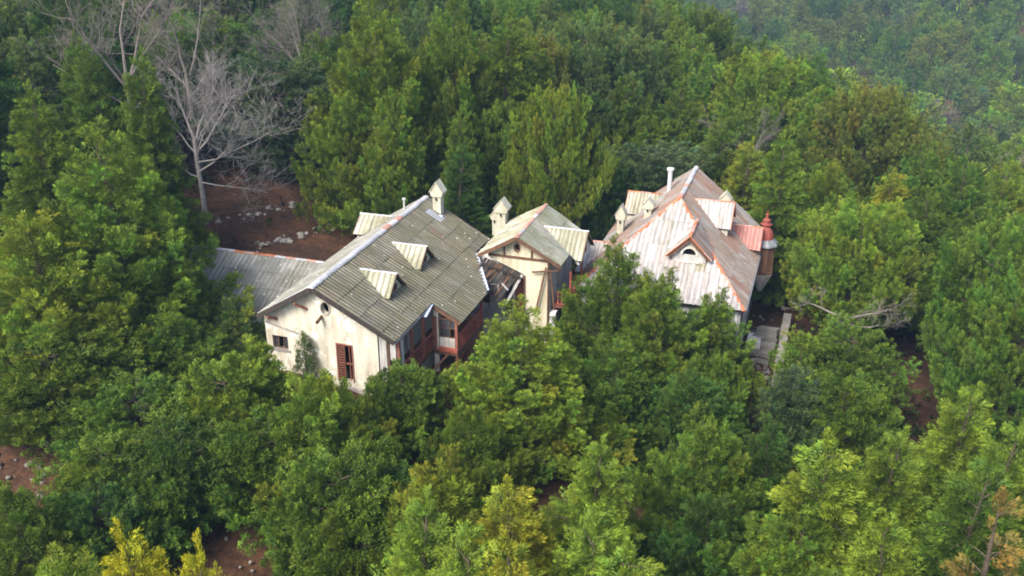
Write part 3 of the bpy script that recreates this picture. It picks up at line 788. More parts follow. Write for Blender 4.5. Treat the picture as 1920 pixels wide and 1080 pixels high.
wallC((9.0, 0, 0), (0, 1, 0), rect(YF + .71, 26.2, -5.2, 1.1), [], (.3, 0, 0))
panel(HC, oC, 'wall', M['wall_C'], (0, 26.2, 0), (1, 0, 0), (0, 0, 1), [(9.31, -5.2), (18.09, -5.2), (18.09, 1.3), (XC, ZC - .2), (9.31, 1.3)], [], (0, -.3, 0))
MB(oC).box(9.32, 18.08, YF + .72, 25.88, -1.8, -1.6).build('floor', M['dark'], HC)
for y0 in (14.5, 17, 20):
    window(HC, oC, (18.33, 0, 0), (0, 1, 0), (0, 0, 1), (1, 0, 0), y0, y0 + (.9 if y0 < 15 else 1), -1.6, .1, M['redbrown'], M['glass'], (2, 3), .06)
for x0, x1 in ((10, 11), (13, 14.2), (16.4, 17.4)):
    window(HC, oC, (0, YF + .5, 0), (1, 0, 0), (0, 0, 1), (0, -1, 0), x0, x1, -1.5, .2, M['redbrown'], M['glass'], (2, 3), .06)
MB(oC).tube([(18.75, 14.2, .8), (18.6, 14.3, .3), (18.55, 14.3, -5.2)], [.05, .05, .05], 6).build('drainpipe', M['redbrown'], HC)
MB(oC).beam((18.5, 13.4, -5.3), (18.5, 13.4, .8), .18, .18).build('corner_board', M['board_white'], HC)
MB(oC).box(18.78, 18.93, YF + .1, 26.4, zE - .07, zE + .02).build('gutter', M['zinc'], HC)
# dormers
oc = [M['cap_orange'], M['cap_pink']]
dormer(HC, oC, (XC + .72, 21.45, ZC - .576 + .06), (1, 0, 0), 2.55, 1.35, 1.35, kC, M['sheet_hip'], M['cream'], M['cap_orange'], trimcap=oc, label='pale pink dormer on the right slope', seed=61, W=.5)
dormer(HC, oC, (XC - 1.75, 24.2, ZC - 1.4 + .06), (-1, 0, 0), 2.4, 1.3, 1.2, kC, M['sheet_pale'], M['cream'], M['cap_orange'], trimcap=oc, label='pale dormer on the left slope', seed=62, W=.5)
dormer(HC, oC, (XC + 2.95, 22.3, ZC - 2.36 + .06), (1, 0, 0), 2.2, 1.1, 1.2, kC, M['sheet_rose'], M['brown'], M['red'], trimcap=oc, label='rose red dormer beside the turret', seed=63, W=.5)
# front gablet with arched window
kF = (ZC - zE) / (Y1 - YF)
S = Vector((15.02, 17.75, ZC - kF * (Y1 - 17.75) + .05)); zA = 4.2
ln, hw, drop = 1.75, 1.35, 1.35
F = Vector((15.1, 15.5, 0))
yb = ZC - kF * (Y1 - 16.25) - .12
AZ_ = 3.02
arch = [(-.42, 2.62)] + [(-.42 * math.cos(math.pi * k / 10), AZ_ + .42 * math.sin(math.pi * k / 10)) for k in range(11)] + [(.42, 2.62)]
gb = panel(HC, oC, 'gablet', M['board_white'], F, (1, 0, 0), (0, 0, 1), [(-1.0, 1.9), (1.0, 1.9), (1.0, 3.1), (0, zA - .14), (-1.0, 3.1)], [arch], (0, .15, 0)); gb['label'] = 'white front gablet with arched window'
ma = MB(oC)
for k in range(10):
    a0, a1 = math.pi * k / 10, math.pi * (k + 1) / 10
    P = lambda a, r, y: (15.1 - r * math.cos(a), y, AZ_ + r * math.sin(a))
    ma.add([P(a0, .40, 15.42), P(a1, .40, 15.42), P(a1, .54, 15.42), P(a0, .54, 15.42), P(a0, .40, 15.55), P(a1, .40, 15.55), P(a1, .54, 15.55), P(a0, .54, 15.55)], [(0, 1, 2, 3), (4, 7, 6, 5), (0, 4, 5, 1), (2, 6, 7, 3)])
ma.build('arch_trim', M['cream'], gb)
MB(oC).box(14.68, 15.52, 15.53, 15.59, 2.62, 2.98).build('boarding', M['board_white'], gb)
MB(oC).box(14.48, 15.72, 15.35, 15.49, 2.53, 2.61).build('sill', M['cream'], gb)
MB(oC).box(14.23, 15.98, 15.95, 16.05, 1.9, 3.15).build('shade_backing', M['dark'], gb)  # dark sheet behind the arch in place of real shade
for sg in (-1, 1):
    MB(oC).prism([(15.1 + sg * 1.0, 15.66, 1.9), (15.1 + sg * 1.0, 15.66, 3.05), (15.1 + sg * 1.0, 16.6, 3.05), (15.1 + sg * 1.0, 16.6, 2.6)], (-sg * .1, 0, 0)).build('cheek', M['cream'], gb)
    dd = Vector((sg * hw, 0, -drop)); te = dd.length
    S2 = Vector((15.1, 18.45, zA))
    poly = [(0, 0), (3.2, 0), (3.2, te), (2.05, te)]
    slab(gb, oC, S2, (0, -1, 0), dd, [poly], M['darkwood'], .05, 'roof_boards')
    sheets(gb, oC, S2, (0, -1, 0), dd, [poly], .55, te + .01, M['sheet_hip'] if sg < 0 else M['sheet_red'], .03, 0, seed=70 + sg)
    caps(gb, oC, (15.1, 15.23, zA + .05), (15.1 + sg * hw, 15.23, zA + .05 - drop), oc, .085, .6, 71 + sg, 'verge_tile', .02)
    MB(oC).beam((15.1, 15.25, zA - .16), (15.1 + sg * 1.2, 15.25, zA - .16 - 1.2), .05, .14).build('barge_board', M['brown'], gb)
caps(gb, oC, (15.1, 18.3, zA + .06), (15.1, 15.23, zA + .06), oc, .1, .6, 73)
MB(oC).beam((13.75, 16.2, 3.0), (14.5, 17.4, 3.72), .3, .03).build('valley_flashing', M['flash_blue'], HC)
chimney(HC, oC, (9.95, 20.0), 1.6, 4.12, .46); chimney(HC, oC, (11.7, 20.0), 3.0, 4.78, .5); chimney(HC, oC, (16.15, 24.0), 2.6, 4.35, .5)
fl = MB(oC); fl.lathe((12.35, 24, 0), [(.15, 3.6), (.15, 5.5), (.24, 5.52), (.24, 5.66), (.1, 5.7)], 10); fl.build('flue_pipe', M['pipe'], HC)
# turret
tx, ty = 19.0, 23.0
tb = MB(oC); tb.lathe((tx, ty, 0), [(.15, -1.95), (.45, -1.35), (.78, -.62), (.78, -.58)], 8, R(22.5)); tb.build('turret_corbel', M['concrete'], HC)
TU = MB(oC).lathe((tx, ty, 0), [(.70, -.58), (.70, 1.42)], 8, R(22.5)).build('turret', M['brown'], HC); TU['label'] = 'brown boarded octagonal turret with red onion dome'
for k in range(8):
    an = R(45 * k); n = Vector((math.cos(an), math.sin(an), 0)); a = Vector((-n.y, n.x, 0)); c = Vector((tx, ty, 0)) + n * .66
    window(TU, oC, c, a, (0, 0, 1), n, -.2, .2, .1, 1.2, M['brown'], M['glass'], (2, 2), .05)
    MB(oC).beam(Vector((tx, ty, -.58)) + Vector((math.cos(an + R(22.5)), math.sin(an + R(22.5)), 0)) * .71, Vector((tx, ty, 1.42)) + Vector((math.cos(an + R(22.5)), math.sin(an + R(22.5)), 0)) * .71, .07, .07).build('turret_post', M['brown'], TU)
MB(oC).lathe((tx, ty, 0), [(.74, -.58), (.80, -.55), (.80, -.45), (.72, -.42)], 8, R(22.5)).build('turret_sill', M['brown'], TU)
MB(oC).lathe((tx, ty, 0), [(.70, 1.36), (.92, 1.40), (.90, 1.50), (.58, 1.82)], 8, R(22.5)).build('turret_skirt', M['zinc'], TU)
MB(oC).lathe((tx, ty, 0), [(.56, 1.80), (.54, 2.0), (.47, 2.25), (.35, 2.48), (.26, 2.62), (.24, 2.70), (.36, 2.74), (.38, 2.80), (.24, 2.86), (.20, 2.98), (.26, 3.02), (.24, 3.08),
                           (.12, 3.18), (.08, 3.36), (.12, 3.42), (.10, 3.48), (.03, 3.54), (.02, 3.75)], 14).build('onion_dome', M['dome'], TU, smooth=False)
# link roof to the half-timbered house
dK = Vector((0, -1, -.55)); pK = [[(0, 0), (2.4, 0), (2.4, 2.6), (0, 2.6)]]
rK = slab(HC, oC, (7.9, 18.6, 1.55 + .35), (1, 0, 0), dK, pK, M['darkwood'], .08, 'link_roof'); rK['label'] = 'low pinkish link roof'
sheets(rK, oC, (7.9, 18.6, 1.9), (1, 0, 0), dK, pK, .8, 1.3, M['sheet_hip'], seed=81)
caps(rK, oC, (7.9, 18.6, 1.93), (10.3, 18.6, 1.93), [M['cap_orange'], M['cap_pink']], .1, .6, 82)
MB(oC).box(8.0, 8.99, 16.4, 18.6, -4.2, .45).build('link_wall', M['board_grey'], HC)
MB(oC).box(18.72, 19.6, 19.5, 21.0, -5.3, -4.2).build('buttress', M['wall_C'], HC)

# ================================================================== WALLS, STEPS, STONES
def at(X, Y, z=0): 
    x, y = wld(X, Y); return (x, y, z)

def rock_mesh(name, seed, mat):
    r = random.Random(seed); bm = bmesh.new(); bmesh.ops.create_icosphere(bm, subdivisions=1, radius=.5)
    for v in bm.verts: v.co *= r.uniform(.7, 1.12); v.co.z *= .7
    me = bpy.data.meshes.new(name); bm.to_mesh(me); bm.free(); me.materials.append(mat); return me
RK = [rock_mesh('stone', 40 + k, M['stone']) for k in range(5)]; RB = [rock_mesh('rock', 50 + k, M['rock']) for k in range(5)]
wb = empty('garden_wall', at(20.8, 19.5, -6), -AZ); tag(wb, 'long narrow concrete retaining wall beside the red-roofed house', 'wall')
for k in range(6):
    y0 = 13.6 + k * 1.95; zt = -4.35 - .03 * k; h = -5.95
    mb = MB((20.8, 19.5, -6)); x = 20.75 + .03 * (k % 2)
    mb.box(x, x + .42, y0, y0 + 1.93, -6.4, zt); mb.build('wall_section', M['concrete'], wb)
    mb = MB((20.8, 19.5, -6)); mb.box(x - .05, x + .47, y0 + .01, y0 + 1.92, zt + .002, zt + .09); mb.build('coping', M['concrete'], wb)
st = empty('stone_steps', at(19.9, 19.6, -5), -AZ); tag(st, 'broken grey stone steps beside the red-roofed house, under the turret', 'steps')
rs = random.Random(8)
for k in range(7):
    y = 16.0 + k * .9; z = -5.0 + k * .17
    mb = MB((19.9, 19.6, -5)); x0 = 19.0 + rs.uniform(0, .2)
    pts = [(x0, y), (x0 + 1.5 + rs.uniform(-.3, .1), y + rs.uniform(-.1, .1)), (x0 + 1.45 + rs.uniform(-.3, .1), y + .5 + rs.uniform(-.1, .15)), (x0 + rs.uniform(-.1, .3), y + .5 + rs.uniform(-.1, .15))]
    mb.prism([(a, b, z - .5) for a, b in pts], (0, 0, .5)); mb.build('step', M['stone'], st)
for k in range(70):
    X, Y = rs.uniform(18.75, 20.7), rs.uniform(13.2, 24); wx, wy = wld(X, Y); s_ = rs.choice((.12, .2, .3, .45)) * rs.uniform(.8, 1.2)
    o = link(bpy.data.objects.new('rubble_stone', rs.choice(RK + RB)), st); o.location = (X - 19.9, Y - 19.6, T(wx, wy) + .05 + max(0, (Y - 16) * .05) + 5); o.scale = (s_, s_ * rs.uniform(.6, 1.3), s_ * .7); o.rotation_euler = (rs.uniform(-.4, .4), rs.uniform(-.4, .4), rs.uniform(0, 6))
lg = empty('terrace_ledge', at(3.1, 1, -3.4), -AZ); tag(lg, 'pale concrete terrace ledge below the red veranda', 'ledge')
mb = MB((3.1, 1, -3.4)); mb.box(2.75, 3.5, -1.2, 4.2, -3.6, -3.0); mb.build('ledge_slab', M['slab'], lg)
mb = MB((3.1, 1, -3.4)); mb.box(3.5, 3.66, -1.2, 4.2, -4.0, -2.86); mb.build('parapet', M['concrete'], lg)
mb = MB((3.1, 1, -3.4)); mb.box(3.42, 3.56, .0, .12, -3.0, -2.2); mb.build('rail_post', M['redbrown'], lg)

def stone_row(name, label, pts, n, seed):
    r = random.Random(seed); c = pts[0]; x, y = wld(*c); base = empty(name, (x, y, T(x, y))); tag(base, label, 'stone wall')
    for i in range(n):
        t = (i + r.uniform(-.3, .3)) / n * (len(pts) - 1); k = max(0, min(int(t), len(pts) - 2)); f = t - k
        X = pts[k][0] + (pts[k + 1][0] - pts[k][0]) * f + r.gauss(0, .25); Y = pts[k][1] + (pts[k + 1][1] - pts[k][1]) * f + r.gauss(0, .25)
        wx, wy = wld(X, Y); o = link(bpy.data.objects.new('stone', r.choice(RK)), base); s = r.choice((.16, .22, .3, .42, .6)) * r.uniform(.8, 1.2)
        o.location = (wx - base.location.x, wy - base.location.y, T(wx, wy) + r.uniform(-.04, .06) - base.location.z); o.scale = (s, s * r.uniform(.7, 1.2), s * .8); o.rotation_euler = (r.uniform(-.3, .3), r.uniform(-.3, .3), r.uniform(0, 6))
stone_row('dry_stone_wall', 'tumbled row of pale stones crossing the clearing, nearer the grey roofs', [(-13.2, 11.2), (-12.4, 13.2), (-11.0, 16.2), (-9.6, 19.2)], 56, 3)
stone_row('dry_stone_wall', 'mossy row of stones behind the dead grey tree in the clearing', [(-17.6, 12.4), (-16.2, 15.6), (-14.0, 19.4), (-12.0, 23.0)], 44, 4)
rr = random.Random(17)
for k in range(60):
    X, Y = -10.3 + rr.uniform(-2.6, 2.6), -11.0 + rr.uniform(-1.9, 1.9); x, y = wld(X, Y); s = rr.choice((.1, .14, .2, .3, .42)) * rr.uniform(.8, 1.2)
    o = link(bpy.data.objects.new('rock', rr.choice(RB))); o.location = (x, y, T(x, y) + s * .12); o.scale = (s, s * rr.uniform(.7, 1.2), s); o.rotation_euler = (0, 0, rr.uniform(0, 6))
    tag(o, 'grey lichened rock lying on the bare red soil at the left edge', 'rock', 'rocks on the bare soil patch')
for k in range(8):
    X, Y = 1.2 + rr.uniform(-1.5, 1.6), -12.2 + rr.uniform(-1.4, 1.4); x, y = wld(X, Y); s = rr.uniform(.1, .22)
    o = link(bpy.data.objects.new('rock', rr.choice(RK))); o.location = (x, y, T(x, y) + s * .2); o.scale = (s, s, s)
    tag(o, 'small pale stone on the dark soil patch above the yellow conifers', 'rock', 'stones on the dark soil patch')

# ================================================================== TREES
def unit(a): return a / np.maximum(1e-6, np.linalg.norm(a, axis=-1, keepdims=True))

def leaf_mesh(name, B, A, L, Rp, tone, N, rng, leaf=(.16, .07), droop=0.0):
    """tufts of small leaf faces: each tuft (base B, axis A, length L, radius Rp) carries N thin leaves laid like shingles"""
    P = len(B)
    ref = np.where(np.abs(A[:, 2:3]) > .9, np.array([[1., 0, 0]]), np.array([[0, 0, 1.]]))
    e1 = unit(np.cross(A, ref)); e2 = np.cross(A, e1)
    t = rng.random((P, N)) ** .85; ph = rng.random((P, N)) * 2 * np.pi
    rad = e1[:, None] * np.cos(ph)[..., None] + e2[:, None] * np.sin(ph)[..., None]
    prof = np.sin(np.pi * np.clip(t * .88 + .12, 0, 1)) ** .7
    rr_ = Rp[:, None] * prof * (.55 + .5 * rng.random((P, N)))
    pos = B[:, None] + A[:, None] * (t * L[:, None])[..., None] + rad * rr_[..., None]
    pos[..., 2] -= droop * (t * L[:, None]) ** 2
    nrm = unit(rad + A[:, None] * (.25 + t[..., None] * .5) + rng.normal(0, .13, (P, N, 3)))
    dr_ = unit(A[:, None] * 1.15 + rad * .5 + rng.normal(0, .22, (P, N, 3)))
    w = unit(np.cross(dr_, nrm))
    ll = leaf[0] * (.65 + .7 * rng.random((P, N))); lw = leaf[1] * (.7 + .6 * rng.random((P, N)))
    v0 = pos - w * lw[..., None]; v1 = pos + w * lw[..., None]; v2 = pos + dr_ * ll[..., None]
    V = np.stack([v0, v1, v2], 2).reshape(-1, 3)
    n = len(V) // 3
    me = bpy.data.meshes.new(name)
    me.vertices.add(3 * n); me.loops.add(3 * n); me.polygons.add(n)
    me.vertices.foreach_set('co', V.astype(np.float32).ravel())
    me.loops.foreach_set('vertex_index', np.arange(3 * n, dtype=np.int32))
    me.polygons.foreach_set('loop_start', np.arange(0, 3 * n, 3, dtype=np.int32))
    c = tone[:, None] * (.95 + .10 * rng.random((P, N, 1)))
    tip = (np.clip(t, 0, 1)[..., None] - .4) * np.array([.85, .70, .05])      # yellower new growth at the tuft ends, brightened further to look like lit tips
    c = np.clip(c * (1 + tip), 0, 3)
    c = np.repeat(c.reshape(-1, 1, 3), 3, 1).reshape(-1, 3); c = np.concatenate([c, np.ones((len(c), 1))], 1)
    at_ = me.attributes.new('tone', 'FLOAT_COLOR', 'POINT'); at_.data.foreach_set('color', c.astype(np.float32).ravel())
    me.update(); me.validate()
    me.materials.append(M['leaf'])
    return me

def prof_r(kind, h):
    if kind == 'p': return (1 - h) ** .88 * min(1, (h + .04) / .14)
    if kind == 'c': return (1 - h) ** .8 * min(1, (h + .05) / .12)
    if kind == 'r': return max(.0, 1 - h) ** .95 * min(1, (h + .07) / .18) * 1.18
    if kind == 'd': return max(.02, 1 - (max(0, h - .42) / .58) ** 2.0) ** .62 * min(1, (h - .16) / .26)
    return max(.02, 1 - (abs(h - .52) / .5) ** 2.2) ** .55

def make_tree(kind, H, Rm, seed, nb, N=52, dens=1.0, leafscale=1.0, sparse=0.0):
    """returns (trunk mesh, crown mesh) of a tree of height H and crown radius Rm: limbs that end in spires or sprays of small tufts"""
    rng = np.random.default_rng(seed); tr = MB()
    lean = rng.normal(0, .025, 2) * H
    ax = lambda z: np.array([lean[0] * (z / H) ** 2, lean[1] * (z / H) ** 2, z])
    r0 = .016 * H + .05
    zs = [0, .06, .25, .5, .75, .93]
    tr.tube([ax(z * H) - (np.array([0, 0, .4]) if z == 0 else 0) for z in zs], [r0 * 1.5, r0, r0 * .8, r0 * .55, r0 * .3, .02], 7)
    Bs, As, Ls, Rs, Ts = [], [], [], [], []
    def tuft(p, a, l, w, tone):
        Bs.append(p); As.append(a); Ls.append(l); Rs.append(l * w); Ts.append(tone)
    lobes = rng.random(7) * 6.28
    gaps = [(rng.uniform(0, 6.28), rng.uniform(.15, .8), rng.uniform(.3, .6)) for _ in range(4)]
    UP = np.array([0, 0, 1.0])
    def spire(p, a, l, rad, tone, n):
        """a bough end: a small cone of tufts round the axis a"""
        a = unit(a); ref = UP if abs(a[2]) < .9 else np.array([1., 0, 0]); e1 = unit(np.cross(a, ref)); e2 = np.cross(a, e1); p0 = rng.uniform(0, 6.28)
        for k in range(n):
            t = (k + rng.random() * .8) / n; ph = p0 + k * 2.4; o = e1 * math.cos(ph) + e2 * math.sin(ph)
            rr_ = rad * (1 - t) ** .7 * rng.uniform(.5, 1.0)
            q = rng.uniform(.84, 1.16)
            tuft(p + a * (t * l) + o * rr_ * .55, o * (1.0 - .55 * t) + a * .75 + UP * .25 + rng.normal(0, .12, 3), rng.uniform(.30, .52) * leafscale, rng.uniform(.34, .46), tuple(q * c for c in tone))
        tuft(p + a * l * .8, a, .42 * leafscale, .30, tone)
    for i in range(nb):
        hf = (i + rng.random()) / nb
        if kind in 'pc': hf = 1 - (1 - hf) ** .60
        elif kind in 'r': hf = 1 - (1 - hf) ** .64
        elif kind == 'd': hf = 1 - (1 - hf) ** .85
        lo = {'p': .06, 'r': .10, 'c': .03, 'b': .12, 'd': .30}[kind]
        hf = lo + (.97 - lo) * hf
        az = i * 2.39996 + rng.normal(0, .35)
        lob = 1 + .20 * math.sin(az * 2 + lobes[0] + hf * 4) * (kind != 'c') + .15 * math.sin(az * 3 + lobes[1] - hf * 9) + .10 * math.sin(az * 5 + lobes[2] + hf * 17)
        for ga, gh, gw in gaps:
            if abs((az - ga + 3.14) % 6.28 - 3.14) < gw and abs(hf - gh) < .09 and kind != 'c': lob *= .62
        rb = max(.12, Rm * prof_r(kind, hf) * lob * rng.uniform(.70, 1.10))
        o = np.array([math.cos(az), math.sin(az), 0]); sd = np.array([-o[1], o[0], 0])
        rise = {'p': .05, 'c': .5, 'r': .32, 'b': .30, 'd': .35}[kind]
        z1 = hf * H; z0 = max(.03 * H, z1 - rb * rise - .25)
        st_, en = ax(z0), ax(z1) + o * rb
        md = (st_ + en) / 2 + np.array([0, 0, -.10 * rb if kind != 'p' else .09 * rb])
        tr.tube([st_, md, en], [.025 + .012 * rb, .016 + .007 * rb, .008], 4)
        if rng.random() < sparse: continue
        val = rng.uniform(.66, 1.26); hue = rng.normal(0, .09); tone = (val * (1 + hue), val, val * (1 - hue * .5))
        bez = lambda s: (1 - s) ** 2 * st_ + 2 * s * (1 - s) * md + s * s * en
        if kind in 'rdc':
            big = min(1.0, .45 + rb * .28)
            ns = max(1, int((.8 + rb * .95) * dens))
            for k in range(ns):
                s_ = 1.0 if k == 0 else rng.uniform(.35, .95)
                p = bez(s_) + (0 if k == 0 else 1) * sd * rng.normal(0, .34) * (rb * .5 + .3) + UP * rng.normal(0, .08)
                l = rng.uniform(.85, 1.75) * big * (1 if kind != 'c' else .8); up = rng.uniform(.7, 1.5)
                spire(p - UP * .15, o * rng.uniform(.45, .9) + sd * rng.normal(0, .3) + UP * up, l, l * rng.uniform(.34, .48), tuple(c * rng.uniform(.9, 1.1) for c in tone), max(5, int(11 * big * (1 if dens >= 1 else dens * 1.2))))
        elif kind == 'p':
            n = max(4, int((4.0 + rb * 8.5) * dens))
            for k in range(n):
                s_ = rng.uniform(.22, 1.0) ** .7; side = rng.choice((-1, 1)); wd = (.16 + .30 * rb * (1.15 - s_)) * rng.uniform(.1, 1)
                p = bez(s_) + sd * side * wd + UP * rng.normal(-.02, .05)
                a = o * rng.uniform(.55, 1.0) + sd * side * rng.uniform(.2, .8) + UP * rng.uniform(-.05, .55)
                q = rng.uniform(.86, 1.14); tuft(p, a, rng.uniform(.36, .64) * leafscale, rng.uniform(.32, .44), tuple(q * c for c in tone))
        else:
            n = max(3, int((3.0 + rb * 6.0) * dens))
            for k in range(n):
                s_ = rng.uniform(.35, 1.0) ** .7
                p = bez(s_) + sd * rng.normal(0, .5) * (.2 + .34 * rb) + UP * rng.normal(.02, .16)
                a = o * rng.uniform(.3, 1.0) + sd * rng.normal(0, .5) + UP * rng.uniform(.2, 1.0)
                q = rng.uniform(.82, 1.18); tuft(p, a, rng.uniform(.26, .46) * leafscale, rng.uniform(.45, .65), tuple(q * c for c in tone))
    for k in range(int(nb * .9 * min(1, dens))):      # inner sprays close to the trunk
        hf = rng.uniform(.08, .86); az = rng.uniform(0, 6.28); rb = Rm * prof_r(kind, hf) * rng.uniform(.15, .6); o = np.array([math.cos(az), math.sin(az), 0])
        if sparse: break
        for q in range(3):
            tuft(ax(hf * H) + o * rb + rng.normal(0, .22, 3), o + UP * rng.uniform(.2, 1) + rng.normal(0, .4, 3), rng.uniform(.5, .85) * leafscale, rng.uniform(.4, .55), (rng.uniform(.7, 1.1),) * 3)
    for k in range(7):            # leader
        z = H * (.90 + .085 * k / 6); w = .16 * (1 - k / 7)
        tuft(ax(z - .2) + rng.normal(0, w, 3) * np.array([1, 1, .3]), np.array([rng.normal(0, .25), rng.normal(0, .25), 1.0]), rng.uniform(.38, .55), .30, (1.08, 1.05, 1.0))
    B, A, L_, R_, T_ = np.array(Bs), unit(np.array(As)), np.array(Ls), np.array(Rs), np.array(Ts)
    lf = (.125, .024) if kind != 'b' else (.085, .036)
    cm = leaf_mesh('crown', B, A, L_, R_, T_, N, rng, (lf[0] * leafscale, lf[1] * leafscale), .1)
    tm = tr.mesh('trunk', M['bark'])
    return tm, cm

V = {}
def variant(key, *a, **k): V.setdefault(key[0], []).append((key[1], key[2]) + make_tree(key[0], key[1], key[2], *a, **k))
variant(('p', 12, 3.9), 101, 135); variant(('p', 12, 3.6), 102, 125)
variant(('r', 12, 4.4), 111, 150); variant(('r', 12.5, 4.2), 112, 145); variant(('r', 8.5, 3.2), 113, 105); variant(('r', 5.5, 2.4), 115, 72)
variant(('d', 11, 4.8), 117, 140); variant(('d', 9, 3.6), 118, 110)
variant(('c', 3.5, .7), 123, 26, 30, dens=.6); variant(('c', 11, 2.0), 122, 110)
variant(('b', 5, 2.6), 131, 92, 58); variant(('b', 9, 4.2), 133, 145, 58)
V['s'] = [V['b'][0]]
variant(('p', 14, 3.2), 141, 84, 50, dens=.8, sparse=.35); V['o'] = [V['p'].pop()]
print('leaf faces', sum(len(q[3].polygons) for k in V for q in V[k]))

TINT = {'m': (.092, .152, .023), 'l': (.130, .192, .026), 'g': (.166, .198, .024), 'y': (.26, .27, .02), 'y2': (.190, .215, .024), 'd': (.056, .106, .022),
        's': (.094, .140, .040), 'h': (.086, .128, .052), 'b': (.115, .138, .028), 'o': (.18, .14, .04)}

def plant(kind, x, y, h, r, tint, label, group=None, seed=0, name='conifer', cat='tree'):
    rd = random.Random(seed * 77 + 5)
    vs = sorted(V[kind], key=lambda q: abs(math.log(h / q[0])) + .5 * abs(math.log(r / q[1])) + rd.uniform(0, .35))
    H, R0, tm, cm = vs[0]
    e = empty(name, (x, y, T(x, y) - .1), rd.uniform(0, 6.28)); e.scale = (r / R0, r / R0, h / H)
    tag(e, label, cat, group)
    t = link(bpy.data.objects.new('trunk', tm), e); c = link(bpy.data.objects.new('crown', cm), e)
    col = TINT[tint]; j = rd.uniform(.86, 1.14); hj = rd.uniform(-.08, .08)
    c.color = (col[0] * j * (1 + hj), col[1] * j, col[2] * j * (1 - hj), 1)
    return e

